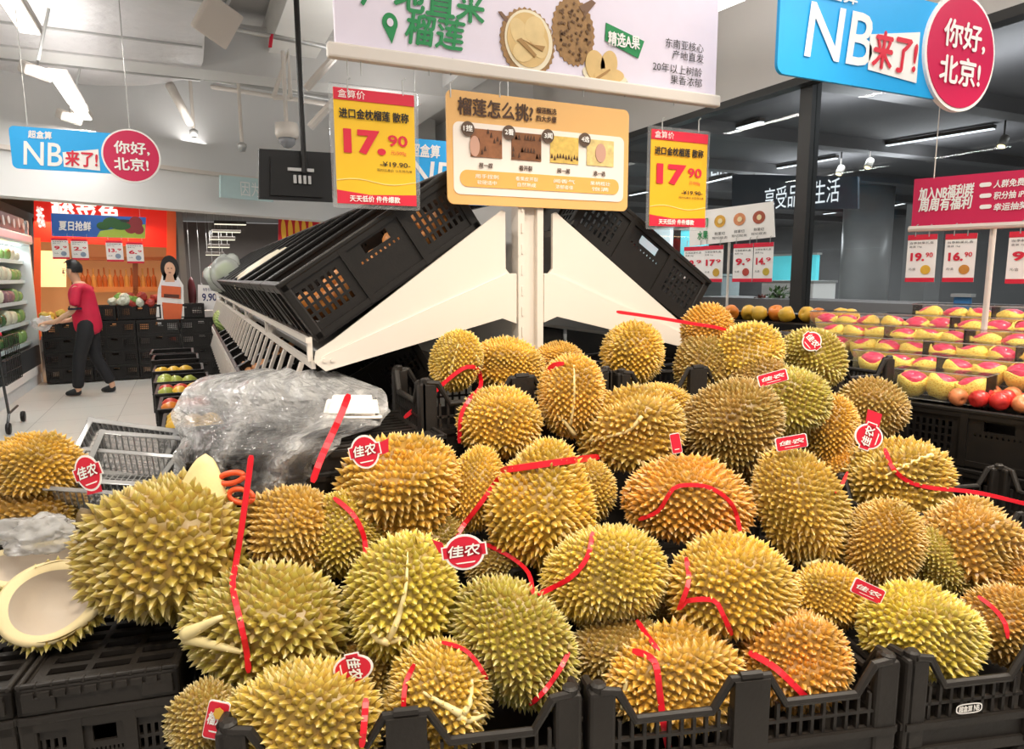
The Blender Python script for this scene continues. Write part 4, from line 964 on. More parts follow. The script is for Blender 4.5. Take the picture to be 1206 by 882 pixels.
def durian_mesh(seed, N=360, amp=.05, taper=0, bend=0, length=.135, pinch=0, tipless=False, cap=None):
    rnd = random.Random(seed); ph = rnd.uniform(0, 6)
    def surf(d):
        x, y, z = d; f = math.atan2(z, y); q = (1-x*x)
        k = 1+1.35*amp*math.cos(5*f+ph)*q**.7 + .04*noise.noise(Vector((x, y, z))*2+Vector((seed, 0, 0)))
        k -= pinch*math.exp(-((x-.25)/.22)**2)*.5*(1+math.cos(f-ph))
        s = AS*(1+taper*x)
        return Vector((x*(1+.02*math.cos(5*f)), y*s*k, z*s*k+bend*(x*x-.3)))
    vs = []; fs = []; tip = []
    n, mm = 36, 24
    for i in range(mm+1):
        a = math.pi*i/mm
        for j in range(n):
            b = 2*math.pi*j/n; vs.append(surf((math.cos(a), math.sin(a)*math.cos(b), math.sin(a)*math.sin(b)))*.985); tip.append(0)
    for i in range(mm):
        for j in range(n): fs.append((i*n+j, i*n+(j+1) % n, (i+1)*n+(j+1) % n, (i+1)*n+j))
    g = math.pi*(3-5**.5); rb = 1.08*math.sqrt(9.4/N/math.pi)
    for i in range(N):
        x = 1-2*(i+.5)/N; r = math.sqrt(1-x*x); a = g*i
        d = Vector((x+rnd.gauss(0, .012), r*math.cos(a)+rnd.gauss(0, .018), r*math.sin(a)+rnd.gauss(0, .018))).normalized()
        if cap and not cap(d): continue
        p = surf(d); e = .02
        t1 = d.orthogonal().normalized(); t2 = d.cross(t1)
        p1 = surf((d+t1*e).normalized())-p; p2 = surf((d+t2*e).normalized())-p
        nn = p1.cross(p2).normalized()
        if nn.dot(p) < 0: nn = -nn
        L = 1.14*length*rnd.uniform(.75, 1.25); R = rb*rnd.uniform(.92, 1.08); bent = Vector((rnd.gauss(0, .12), rnd.gauss(0, .12), rnd.gauss(0, .12)))
        u = nn.orthogonal().normalized(); v = nn.cross(u); o = len(vs); a0 = rnd.uniform(0, 6.28); K = 5
        for rr, hh, tv in ((1, -.02, 0), (.43, .42, .45)):
            for k in range(K):
                aa = a0+2*math.pi*k/K; vs.append(p+(u*math.cos(aa)+v*math.sin(aa))*R*rr+nn*(hh*L if hh > 0 else hh)+bent*L*max(0, hh)*.3); tip.append(tv)
        vs.append(p+nn*L+bent*L); tip.append(1)
        for k in range(K):
            k2 = (k+1) % K; fs.append((o+k, o+k2, o+K+k2, o+K+k)); fs.append((o+K+k, o+K+k2, o+2*K))
    me = bpy.data.meshes.new('durian'); me.from_pydata([tuple(q) for q in vs], [], fs)
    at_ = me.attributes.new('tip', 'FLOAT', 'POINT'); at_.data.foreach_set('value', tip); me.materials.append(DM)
    for p in me.polygons: p.use_smooth = p.index < n*mm
    me.update(); return me
DV = {'ovoid': durian_mesh(1, 760, .05, .05, 0, .09), 'lobed': durian_mesh(2, 700, .09, .08, 0, .095), 'heart': durian_mesh(3, 820, .07, -.28, 0, .092), 'kidney': durian_mesh(4, 720, .05, .0, .12, .095),
      'round': durian_mesh(5, 640, .055, 0, 0, .095), 'pinched': durian_mesh(6, 720, .06, .1, 0, .095, .22), 'coarse': durian_mesh(7, 620, .055, .12, 0, .10), 'big': durian_mesh(9, 680, .06, .1, 0, .09), 'fine': durian_mesh(8, 900, .055, .05, .05, .09)}
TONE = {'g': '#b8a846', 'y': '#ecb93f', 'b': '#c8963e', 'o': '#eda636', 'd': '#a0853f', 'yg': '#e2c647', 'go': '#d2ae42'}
PZ0, PS0, PB = .80, 1.13, .52; SD = S1; OFF = F0.dot(S1)-1.02
def pile(px, py, lift=0.0, z=None):
    d = ray(px, py)
    if z is not None: return EYE+d*((z-CH)/d.z)
    t = (PZ0+lift-PB*PS0-CH)/(d.z-PB*d.dot(SD)); return EYE+d*t
DUR = [
 # px, py, long, short, angle, tone, variant, lift or ('z', height), label
 (38, 548, 112, 74, 0, 'y', 'coarse', ('z', 1.10), 'golden durian on top of the stacked pair at the left edge'),
 (42, 598, 142, 78, 0, 'b', 'lobed', ('z', .985), 'brownish durian at the left edge underneath another, behind the crumpled film'),
 (190, 646, 204, 168, 6, 'g', 'big', ('z', .995), 'biggest green durian with coarse spikes and a stem stub, on the folded crate'),
 (315, 737, 198, 136, -4, 'g', 'coarse', 0, 'green durian with its left tip split open, tied by a long red ribbon'),
 (345, 622, 102, 106, 40, 'b', 'coarse', .03, 'brown round ended durian right of the biggest green one'),
 (402, 628, 100, 96, 70, 'go', 'ovoid', .0, 'olive durian crossed by a curved red ribbon beside the brown round one'),
 (470, 575, 150, 122, 28, 'y', 'lobed', .04, 'golden durian just below the upright oval red tag at the dark crates'),
 (474, 704, 152, 130, 72, 'yg', 'round', .05, 'yellow green durian with a pale forked seam at its lower end'),
 (355, 850, 190, 132, 2, 'go', 'coarse', .02, 'durian at the bottom edge with a red ribbon down its right end'),
 (515, 822, 134, 128, 60, 'go', 'pinched', .0, 'durian at the bottom edge with a three pointed pale star seam'),
 (606, 755, 172, 124, -48, 'g', 'fine', .02, 'slanting green brown durian with a red ribbon at its lower right'),
 (538, 425, 74, 60, 70, 'y', 'round', ('d', 1.83), 'small golden durian with a pale crease at the back left end'),
 (597, 430, 88, 64, -5, 'y', 'ovoid', ('d', 1.85), 'golden durian at the back just left of the white post foot'),
 (588, 498, 100, 84, 5, 'y', 'round', ('d', 1.62), 'round golden durian below the back left pair with a red loop on its left'),
 (673, 466, 98, 78, 82, 'y', 'ovoid', ('d', 1.6), 'upright golden durian with a long dark groove below the white post'),
 (656, 424, 62, 42, 5, 'o', 'round', ('d', 1.86), 'orange topped durian peeping behind the grooved upright one'),
 (745, 417, 78, 72, 70, 'y', 'round', ('d', 1.84), 'round golden durian alone in the back crate under the right bracket'),
 (742, 507, 128, 96, 12, 'go', 'lobed', ('d', 1.52), 'broad golden durian with a pale branching seam at the centre back'),
 (784, 478, 74, 52, -20, 'y', 'round', ('d', 1.66), 'golden durian peeping over the broad one with the branching seam'),
 (638, 592, 152, 118, 78, 'y', 'heart', .03, 'heart shaped golden durian at the centre crossed by two red ribbons'),
 (686, 580, 82, 76, 60, 'go', 'round', -.05, 'olive durian half hidden right of the heart shaped one'),
 (561, 575, 100, 66, 80, 'y', 'ovoid', .0, 'golden durian squeezed left of the heart shaped one'),
 (811, 590, 156, 100, -6, 'o', 'kidney', .03, 'orange gold durian lying level with a wavy red ribbon across it, right of centre'),
 (711, 678, 148, 116, 14, 'yg', 'fine', .04, 'yellow green durian ribboned on its left, its brown stem facing right'),
 (860, 693, 152, 120, 6, 'y', 'kidney', .05, 'golden durian with a forked red ribbon on its left part'),
 (795, 800, 168, 116, 2, 'y', 'lobed', -.025, 'golden durian whose long red ribbon hangs over the front crate rim'),
 (935, 777, 126, 108, 12, 'o', 'lobed', -.005, 'orange gold durian in the front crate with a straight red ribbon'),
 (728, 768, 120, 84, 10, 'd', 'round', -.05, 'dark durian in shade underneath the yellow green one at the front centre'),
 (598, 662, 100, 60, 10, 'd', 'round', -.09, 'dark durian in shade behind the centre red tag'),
 (862, 502, 122, 104, 35, 'd', 'fine', ('d', 1.45), 'grey olive durian right of the broad one with the branching seam'),
 (944, 600, 150, 98, -66, 'go', 'fine', .03, 'long olive durian slanting steeply down with a pale seam at its lower tip'),
 (832, 388, 64, 58, 60, 'o', 'round', ('d', 1.78), 'small orange durian at the very top right with a straight red ribbon'),
 (828, 432, 84, 64, 85, 'd', 'round', ('d', 1.74), 'dark durian tucked under the small topmost orange one'),
 (879, 416, 88, 74, 20, 'yg', 'lobed', ('d', 1.68), 'yellow green durian at the top right with a bright yellow cleft'),
 (958, 422, 78, 66, -40, 'g', 'round', ('d', 1.66), 'green durian with a small red sticker at the top right end'),
 (928, 474, 96, 82, 10, 'g', 'round', ('d', 1.52), 'green durian below the topmost right group with a red strip on it'),
 (975, 505, 84, 66, 75, 'o', 'ovoid', ('d', 1.5), 'orange brown durian left of the round hanging red tag'),
 (1027, 480, 80, 68, -15, 'd', 'round', ('d', 1.5), 'dark brown durian nearest the boxed fruit at the right'),
 (1056, 568, 124, 100, 24, 'go', 'lobed', ('d', 1.30), 'durian at the right with a pale split tip and a long red ribbon'),
 (1040, 640, 108, 88, 78, 'b', 'fine', .03, 'brown gold durian standing upright at the right centre'),
 (1146, 642, 112, 104, -30, 'b', 'lobed', .0, 'square looking brown durian at the right near the edge'),
 (1104, 662, 84, 66, -55, 'g', 'ovoid', -.03, 'green durian wedged between the upright brown one and the square brown one'),
 (974, 702, 94, 74, 0, 'y', 'coarse', -.03, 'golden durian low behind the small curved red tag'),
 (1087, 745, 150, 110, -10, 'yg', 'pinched', .03, 'bright yellow green durian with a bulging lobe in the front right crate'),
 (1184, 735, 92, 96, 60, 'b', 'coarse', .0, 'brown durian at the right edge with a short red ribbon'),
 (985, 558, 70, 52, 60, 'o', 'round', ('d', 1.45), 'small orange durian in the gap below the orange brown one'),
 (1210, 690, 60, 70, 60, 'o', 'round', -.03, 'orange durian cut off by the right edge of the picture'),
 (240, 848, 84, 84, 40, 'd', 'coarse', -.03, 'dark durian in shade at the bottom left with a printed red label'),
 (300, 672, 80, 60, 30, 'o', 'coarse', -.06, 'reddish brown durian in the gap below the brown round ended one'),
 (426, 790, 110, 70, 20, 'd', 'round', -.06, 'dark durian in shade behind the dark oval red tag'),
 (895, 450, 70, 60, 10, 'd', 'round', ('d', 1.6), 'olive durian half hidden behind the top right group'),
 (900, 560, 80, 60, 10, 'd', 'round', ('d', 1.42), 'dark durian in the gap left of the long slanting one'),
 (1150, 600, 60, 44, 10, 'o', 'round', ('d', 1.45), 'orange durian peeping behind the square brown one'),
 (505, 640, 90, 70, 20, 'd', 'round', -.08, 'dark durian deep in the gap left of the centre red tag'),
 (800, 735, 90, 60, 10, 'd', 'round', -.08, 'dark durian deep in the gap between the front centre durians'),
]
DOBJ = []
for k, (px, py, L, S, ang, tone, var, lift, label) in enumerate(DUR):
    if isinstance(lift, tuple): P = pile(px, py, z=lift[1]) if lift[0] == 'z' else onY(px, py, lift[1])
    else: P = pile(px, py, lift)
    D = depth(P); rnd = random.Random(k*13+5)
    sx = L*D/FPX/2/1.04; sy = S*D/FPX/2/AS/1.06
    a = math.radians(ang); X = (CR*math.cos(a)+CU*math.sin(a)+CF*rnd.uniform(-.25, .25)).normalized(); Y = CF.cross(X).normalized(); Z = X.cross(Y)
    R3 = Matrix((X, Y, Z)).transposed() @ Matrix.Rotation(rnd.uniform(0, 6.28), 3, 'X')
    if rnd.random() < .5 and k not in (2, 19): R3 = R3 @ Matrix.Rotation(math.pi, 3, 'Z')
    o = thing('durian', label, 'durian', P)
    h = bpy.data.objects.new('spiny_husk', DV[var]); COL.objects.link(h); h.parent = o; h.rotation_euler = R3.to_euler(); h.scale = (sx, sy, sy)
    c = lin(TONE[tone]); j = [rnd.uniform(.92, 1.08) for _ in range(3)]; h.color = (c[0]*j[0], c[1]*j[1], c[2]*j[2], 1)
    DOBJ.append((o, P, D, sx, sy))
bpy.context.view_layer.update()
stemm = mat('durian_stem', '#6b5838', .7, noise_s=40, noise_a=.4, bump_s=60, bump=.4)
seamm = mat('pale_seam', '#e6d49a', .55, noise_s=20, noise_a=.2)
def stem(k, px, py, r=.016, L=.05, dirp=(-1, .15)):
    o, P, D, sx, sy = DOBJ[k]; q = at(px, py, D-.05); d = (CR*dirp[0]+CU*dirp[1]-CF*.3).normalized()
    MB().tube([q-d*.03, q, q+d*L*.6, q+d*L], [r*.8, r, r*1.05, r*1.15], 12).build('stem', stemm, o, True, world=True)
stem(2, 113, 612, .019, .03); stem(23, 770, 668, .014, .012, (1, .1))
def husk_hits(pts, step=5, lift=.004, air=None):
    """points on the durians under a picture polyline, smoothed; (px, py, 'air') floats free at the neighbours' distance"""
    dg = bpy.context.evaluated_depsgraph_get(); P = [(p[0], p[1]) for p in pts]; out = []
    def cr(a, b, c, d, t): return .5*((2*b)+(-a+c)*t+(2*a-5*b+4*c-d)*t*t+(-a+3*b-3*c+d)*t**3)
    flags = [len(p) > 2 for p in pts]
    for i in range(len(P)-1):
        q = [P[max(i-1, 0)], P[i], P[i+1], P[min(i+2, len(P)-1)]]; n = max(2, int(math.dist(P[i], P[i+1])/step))
        for k in range(n + (1 if i == len(P)-2 else 0)):
            t = k/n; x = cr(q[0][0], q[1][0], q[2][0], q[3][0], t); y = cr(q[0][1], q[1][1], q[2][1], q[3][1], t)
            free = (flags[i] and flags[i+1]) or (flags[i] and t < .6) or (flags[i+1] and t > .4); D = None
            if not free:
                d = ray(x, y).normalized(); hit, loc, nn, idx, ob, _ = SC.ray_cast(dg, EYE, d)
                if hit and ob.name.startswith('spiny_husk'): D = depth(loc)-lift
            if free and len(pts[i]) > 2 and not isinstance(pts[i][2], str): D = pts[i][2]
            out.append([x, y, D])
    known = [i for i, q in enumerate(out) if q[2] is not None]
    for i, q in enumerate(out):
        if q[2] is None:
            if not known: q[2] = 1.5; continue
            lo = [j for j in known if j < i]; hi = [j for j in known if j > i]
            if lo and hi: a, b = lo[-1], hi[0]; q[2] = out[a][2]+(out[b][2]-out[a][2])*(i-a)/(b-a)
            else: q[2] = out[(lo[-1] if lo else hi[0])][2]
    Ds = [q[2] for q in out]
    for _ in range(2): Ds = [min(Ds[i], (Ds[max(i-1, 0)]+Ds[i]+Ds[min(i+1, len(Ds)-1)])/3) if _ == 0 else (Ds[max(i-1, 0)]+Ds[i]+Ds[min(i+1, len(Ds)-1)])/3 for i in range(len(Ds))]
    return [at(q[0], q[1], D) for q, D in zip(out, Ds)]
def seam(k, pts, w, lift=-.001):
    Q = husk_hits(pts, 5, lift); n = len(Q)
    MB().tube(Q, [max(.0014, 1.2*(w[0]+(w[1]-w[0])*i/(n-1))) for i in range(n)], 7).build('pale_seam', seamm, DOBJ[k][0], True, world=True)
seam(3, [(219, 747), (238, 738), (262, 726)], (.012, .003), .006); seam(3, [(219, 750), (245, 757), (285, 768)], (.011, .003), .006)
seam(7, [(480, 650), (478, 690), (468, 730), (458, 752)], (.001, .006)); seam(7, [(436, 735), (444, 752), (458, 756)], (.004, .007)); seam(7, [(458, 754), (478, 752)], (.007, .003))
seam(9, [(542, 840), (520, 828), (498, 815)], (.006, .002)); seam(9, [(545, 840), (553, 828), (556, 800)], (.006, .002)); seam(9, [(540, 842), (552, 848), (572, 842)], (.007, .002))
seam(14, [(676, 430), (676, 470), (672, 500)], (.002, .004)); seam(14, [(655, 488), (668, 500), (676, 512)], (.002, .006))
seam(17, [(690, 520), (725, 512), (742, 506), (756, 490)], (.002, .005)); seam(30, [(975, 640), (970, 655), (956, 664), (948, 664)], (.002, .005))
seam(38, [(1040, 562), (1062, 550), (1084, 540), (1098, 536)], (.002, .006), -.004); seam(11, [(560, 418), (566, 432)], (.003, .006)); seam(11, [(540, 405), (534, 425), (530, 440)], (.001, .004))
seam(25, [(738, 800), (735, 818), (733, 835)], (.003, .004))
# ------------------------------------------------------------------ red ribbons
rib_m = mat('red_ribbon', '#e3192b', .35, noise_s=30, noise_a=.15)
RIB = [
 ([(296, 536, 'a'), (291, 575, 'a'), (284, 625, 'a'), (277, 668), (274, 690), (283, 732), (290, 765), (293, 792)], 7, 'long red ribbon standing up over the split tip green durian'),
 ([(411, 464, 1.56), (400, 492, 1.53), (386, 522, 1.49), (376, 545, 1.45), (368, 568, 1.42)], 8, 'loose red ribbon standing up in front of the plastic bag'),
 ([(393, 586), (415, 605), (428, 630), (431, 655)], 6, 'red ribbon curving over the olive durian beside the brown round one'),
 ([(431, 822), (429, 850), (426, 880)], 8, 'red ribbon at the right end of the bottom edge durian'),
 ([(488, 782), (477, 808), (475, 848)], 6, 'red ribbon at the left of the star seamed durian'),
 ([(670, 768), (657, 792), (640, 815), (624, 830)], 6, 'red ribbon at the lower right of the slanting green brown durian'),
 ([(476, 492, 'a'), (505, 468, 'a'), (530, 445, 'a'), (550, 432), (563, 436), (566, 455), (553, 470), (543, 490), (541, 522)], 5, 'red ribbon looping between the back left durians'),
 ([(706, 538), (682, 541), (645, 546), (590, 554)], 8, 'wide red ribbon lying across the top of the heart shaped durian'),
 ([(588, 562), (568, 590), (545, 620), (536, 634)], 6, 'red ribbon stretched down left of the heart shaped durian to the centre tag'),
 ([(698, 626), (692, 655), (672, 680), (634, 700)], 6, 'red ribbon on the left of the yellow green durian'),
 ([(570, 640), (600, 655), (622, 674), (628, 700)], 5, 'red ribbon in the dark gap right of the centre tag'),
 ([(752, 612), (775, 602), (788, 582), (800, 572), (835, 574), (862, 594), (872, 626)], 5, 'wavy red ribbon across the orange gold level durian'),
 ([(808, 656), (811, 685), (800, 718), (808, 708), (840, 707), (852, 725), (862, 748)], 6, 'forked red ribbon on the golden durian right of centre'),
 ([(745, 766), (770, 778), (777, 815), (781, 850), (788, 884)], 8, 'long red ribbon hanging over the front crate rim'),
 ([(750, 730), (762, 748), (776, 766)], 6, 'short red ribbon in the gap above the front centre durian'),
 ([(882, 768), (915, 788), (952, 824)], 8, 'straight red ribbon on the orange gold front durian'),
 ([(726, 367, 'a'), (780, 375, 'a'), (815, 381, 'a'), (835, 384), (855, 388)], 4, 'straight thin red ribbon sticking out left from the topmost orange durian'),
 ([(1042, 528), (1052, 552), (1072, 568), (1100, 575), (1125, 577, 'a'), (1160, 582, 'a'), (1210, 594, 'a')], 5, 'long red ribbon running to the right edge over the split tip durian'),
 ([(1152, 702), (1172, 718), (1184, 735), (1187, 752)], 5, 'short red ribbon on the brown durian at the right edge'),
 ([(645, 437), (652, 430), (664, 428)], 6, 'small red ribbon stub by the grooved upright durian'),
 ([(520, 756), (545, 764), (560, 778), (574, 800)], 5, 'red ribbon along the upper rim of the star seamed durian'),
 ([(984, 580), (992, 570), (998, 556)], 4, 'tiny red ribbon left of the split tip durian at the right'),
]
def ribbon(pts, wpx, label):
    Q = husk_hits(pts, 6, .008); n = len(Q); sd = []; nr = []; w = []
    for i, q in enumerate(Q):
        t = (Q[min(i+1, n-1)]-Q[max(i-1, 0)]).normalized(); v = (EYE-q).normalized(); s = t.cross(v).normalized(); sd.append(s); nr.append(s.cross(t)); w.append(wpx*depth(q)/FPX*(1 if 0 < i < n-1 else .6))
    return tag(MB().strip(Q, w, sd, nr).build('red_ribbon', rib_m), label, 'ribbon')
RR = [ribbon(*r) for r in RIB]
tag(MB().strip([onZ(-4, 857, .74)-LV*.012, onZ(30, 853, .74)-LV*.012], [.008, .008], [Vector((0, 0, 1))]*2, [-LV]*2).build('red_ribbon', rib_m), 'short red strip on the crate side at the bottom left corner', 'ribbon')
# ------------------------------------------------------------------ fruit tags
tag_red = mat('tag_red', '#d61f38', .35)
def face_board(px, py, ang=0, tilt=(0, 0), off=.012, D=None):
    if D is None:
        dg = bpy.context.evaluated_depsgraph_get(); ds = []
        for a, b in ((0, 0), (8, 0), (-8, 0), (0, 8), (0, -8), (18, 0), (-18, 0), (0, 18), (0, -18)):
            hit, loc, nn, idx, ob, _ = SC.ray_cast(dg, EYE, ray(px+a, py+b).normalized())
            if hit and ob.name.startswith('spiny'): ds.append(depth(loc))
        D = (min(ds) if ds else 1.4)-off
    a = math.radians(ang); n = (-CF+CR*tilt[0]+CU*tilt[1]).normalized(); u0 = (CU.cross(n)).normalized(); v0 = n.cross(u0)
    return Board(at(px, py, D), u0*math.cos(a)+v0*math.sin(a), -u0*math.sin(a)+v0*math.cos(a)), D/FPX
def fruit_tag(px, py, rx, ry, ang, label, text=True, tail=None, D=None, off=.012, dark=False, shape='disc', tilt=(0, 0), txt='佳农'):
    bd, k = face_board(px, py, ang, tilt, off, D); o = thing('fruit_tag', label, 'fruit tag', bd.P)
    rm = tag_red
    mb = MB()
    if shape == 'disc': bd.disc(mb, (0, 0), rx*k, ry*k, .001, .0015); bd.upoly(mb, [(-rx*1.12*k, -ry*.3*k), (rx*1.12*k, -ry*.3*k), (rx*1.12*k, ry*.42*k), (-rx*1.12*k, ry*.42*k)], .001, .0015)
    else: bd.rrect(mb, -rx*k, -ry*k, rx*k, ry*k, min(rx, ry)*.3*k, .001, .0015)
    mb.build('card', white_print, o, world=True)
    mb = MB()
    if shape == 'disc': bd.disc(mb, (0, 0), rx*.88*k, ry*.88*k, .0018, .0006); bd.upoly(mb, [(-rx*1.04*k, -ry*.24*k), (rx*1.04*k, -ry*.24*k), (rx*1.04*k, ry*.36*k), (-rx*1.04*k, ry*.36*k)], .0018, .0006)
    else: bd.rrect(mb, -rx*.93*k, -ry*.93*k, rx*.93*k, ry*.93*k, min(rx, ry)*.28*k, .0018, .0006)
    if tail: bd.upoly(mb, [(a*k, -b*k) for a, b in tail], .0005, .0012)
    mb.build('red_print', rm, o, world=True)
    mb = MB()
    if text: bd.utext(mb, txt, -rx*.78*k, rx*.78*k, -ry*.22*k, ry*.42*k, .0025, .03, .15)
    bd.upoly(mb, [(-rx*.5*k, -ry*.55*k), (rx*.5*k, -ry*.55*k), (rx*.42*k, -ry*.62*k), (-rx*.42*k, -ry*.62*k)], .0022, .0005)
    mb.build('lettering', white_print, o, world=True)
    return o
fruit_tag(547, 650, 24, 21, 8, 'oval red tag with two white characters at the centre of the pile', D=1.22, tail=[(-24, -14), (-36, -20), (-30, -4), (-22, 2)])
fruit_tag(430, 532, 17, 20, 12, 'upright red tag with two white characters beside the dark crates', tail=[(14, -6), (30, -10), (27, 6), (14, 8)], D=1.40)
fruit_tag(416, 787, 16, 24, -78, 'shaded oval red tag turned sideways in the gap at the bottom', D=1.15)
fruit_tag(104, 557, 15, 22, 20, 'red tag with white rim beside the golden durian at the left edge', tail=[(-6, 12), (10, 10), (8, 26), (-10, 24)], off=.01, D=1.56)
fruit_tag(1023, 514, 15, 17, 70, 'round red tag hanging sideways above the split tip durian at the right', tail=[(10, -8), (30, -12), (30, 6), (12, 8)], D=1.55)
fruit_tag(956, 402, 11, 12, -50, 'small red sticker on the green durian at the top right', text=True, off=.006)
fruit_tag(910, 445, 18, 7, 15, 'faded red strip tag on the olive durians at the top right', text=True, shape='r', off=.01)
fruit_tag(932, 521, 19, 8, 10, 'folded red tag lying right of the grey olive durian', text=True, shape='r', off=.01)
fruit_tag(1022, 696, 20, 9, -25, 'small curved red tag under the upright brown durian', text=True, shape='r', off=.012)
fruit_tag(796, 522, 6, 12, 10, 'tiny red tag at the right of the broad durian with the branching seam', text=False, shape='r', off=.008)
o = fruit_tag(255, 848, 13, 23, -12, 'rectangular red label with a printed durian at the bottom left', text=True, shape='r', off=.02, txt='榴莲')
bd, k = face_board(258, 840, 0, D=depth(o.location)-.004); mb = MB(); bd.disc(mb, (0, 0), 6*k, 7*k, .002, .0006, 14, 0, .08); mb.build('durian_print', mat('tag_yellow', '#d9a93b', .5), o, world=True)
tag(MB().box(at(945, 812, 1.3), (.012, .003, .018)).build('label_scrap', tag_red), 'tiny red label scrap behind the front crate lattice', 'label')

# ================================================================== opened husk, film, flesh piece, scissors, trays, bag, foam tray
pith = mat('cream_pith', '#e2cf9f', .6, noise_s=10, noise_a=.08, bump_s=25, bump=.25); pulp = mat('pale_inner_husk', '#cfc2b2', .45, noise_s=8, noise_a=.1, bump_s=12, bump=.2)
HC = lambda d: d.z < .12
husk_half = durian_mesh(11, 330, .02, 0, 0, .13, cap=HC)
bm = bmesh.new(); bm.from_mesh(husk_half); bmesh.ops.delete(bm, geom=[v for v in bm.verts if v.co.z > .14], context='VERTS'); bm.to_mesh(husk_half); bm.free()
def husk(px, py, L, S, D, up, ang, label):
    P = at(px, py, D); o = thing('durian_husk', label, 'durian husk', P)
    Z = Vector(up).normalized(); a = math.radians(ang); X0 = (CR*math.cos(a)+CU*math.sin(a)); X = (X0-Z*X0.dot(Z)).normalized(); Y = Z.cross(X)
    o.rotation_euler = Matrix((X, Y, Z)).transposed().to_euler()
    sx = L*D/FPX/2; sy = S*D/FPX/2
    h = bpy.data.objects.new('rind', husk_half); COL.objects.link(h); h.parent = o; h.scale = (sx, sy/AS, sy/AS*.85); h.color = lin(TONE['g'])
    vs = []; fs = []; n = 40; prof = [(1.03, .06), (1.03, .15), (.93, .19), (.78, .12), (.72, -.16), (.56, -.42), (.25, -.56), (.001, -.6)]
    for r, z in prof:
        for k in range(n):
            b = 2*math.pi*k/n; w = 1+.05*math.sin(3*b+px) if r > .7 else 1
            vs.append(Vector((sx*r*w*math.cos(b), sy*r*w*math.sin(b), sy*z*1.15+sy*.10*math.sin(2*b+1)*(r > .6))))
    for i in range(len(prof)-1):
        for k in range(n): fs.append((i*n+k, i*n+(k+1) % n, (i+1)*n+(k+1) % n, (i+1)*n+k))
    m1 = MB().add(vs[:4*n], [f for f in fs if max(f) < 4*n]); m1.build('pith_rim', pith, o, True)
    m2 = MB().add(vs[3*n:], [tuple(i-3*n for i in f) for f in fs if min(f) >= 3*n]); m2.build('inner_cavity', pulp, o, True)
    return o
husk(64, 708, 116, 98, 1.33, -CF*.80+CU*.58+CR*.10, 14, 'front half of an opened durian husk with a pale hollow, at the left')
husk(38, 664, 128, 62, 1.43, -CF*.62+CU*.78-CR*.05, 12, 'rear half of the opened cream husk under the crumpled film')
def film(name, px, py, w, h, D, dd, seed, m, label, cat='plastic film', amp=.35):
    bm = bmesh.new(); bmesh.ops.create_icosphere(bm, subdivisions=5, radius=1); k = D/FPX; P = at(px, py, D); mb = MB()
    for v in bm.verts:
        q = v.co.copy(); f = 1+amp*(noise.noise(q*2.1+Vector((seed, 0, 0)))-.35*abs(noise.noise(q*5.5+Vector((0, seed, 0))))*2+.25*abs(noise.noise(q*11)))
        v.co = P+CR*(q.x*w/2*k*f)+CU*(q.y*h/2*k*f)-CF*(q.z*dd*f)
    bm.verts.index_update(); mb.add([v.co.copy() for v in bm.verts], [[v.index for v in f.verts] for f in bm.faces]); bm.free()
    return tag(mb.build(name, m, None, True), label, cat)
film('plastic_film', 45, 629, 98, 46, 1.44, .06, 3, clear('grey_film', (.97, .97, .98), .22, .16, .55, 30, .6), 'crumpled clear film lying on the opened husk at the left')
# cream shard of husk standing behind the big durian
P = at(236, 566, 1.42); o = thing('husk_piece', 'pointed cream piece of durian husk standing behind the biggest green durian', 'husk piece', P)
k = 1.42/FPX; mb = MB(); n = 16
vs = []; fs = []
for i in range(11):
    t = i/10; w = 33*(1-t)**.55*(1 if t < 1 else .02); y = -28+60*t; cx_ = 6*t
    for j in range(n): b = 2*math.pi*j/n; vs.append(P+CR*((cx_+w*math.cos(b))*k)+CU*(y*k)+CF*(18*math.sin(b)*(1-t)**.5*k))
for i in range(10):
    for j in range(n): fs.append((i*n+j, i*n+(j+1) % n, (i+1)*n+(j+1) % n, (i+1)*n+j))
fs.append(tuple(range(n))); fs.append(tuple(range(10*n, 11*n))); mb.add(vs, fs); mb.build('flesh', mat('cream_yellow_flesh', '#efd79a', .5, noise_s=20, noise_a=.12, bump_s=25, bump=.3), o, True, world=True)
# scissors
sc = thing('scissors', 'orange handled scissors lying behind the biggest green durian', 'scissors', at(276, 576, 1.42))
def loop(c, rx, ry, ang):
    k = 1.42/FPX; a = math.radians(ang); return [at(276, 576, 1.42)+CR*((c[0]+rx*math.cos(t)*math.cos(a)-ry*math.sin(t)*math.sin(a))*k)-CU*((c[1]+rx*math.cos(t)*math.sin(a)+ry*math.sin(t)*math.cos(a))*k) for t in [2*math.pi*i/20 for i in range(21)]]
om = mat('orange_handle', '#e4572c', .4)
MB().tube(loop((-4, -13), 15, 6, -12), .006).build('handle', om, sc, True, world=True); MB().tube(loop((8, 8), 14, 8, 10), .006).build('handle', om, sc, True, world=True)
mb = MB(); k = 1.42/FPX; q = at(276, 576, 1.42)
for s in (-1, 1): mb.prism([q+CR*(-14*k)+CU*(s*2*k), q+CR*(-14*k)+CU*(s*6*k), q+CR*(-50*k)+CU*(-6*k)], CF*.003)
mb.build('blade', steel, sc, world=True); MB().tube(loop((-2, 0), 16, 8, 5), .003).build('inner_grip', black_plastic, sc, True, world=True)
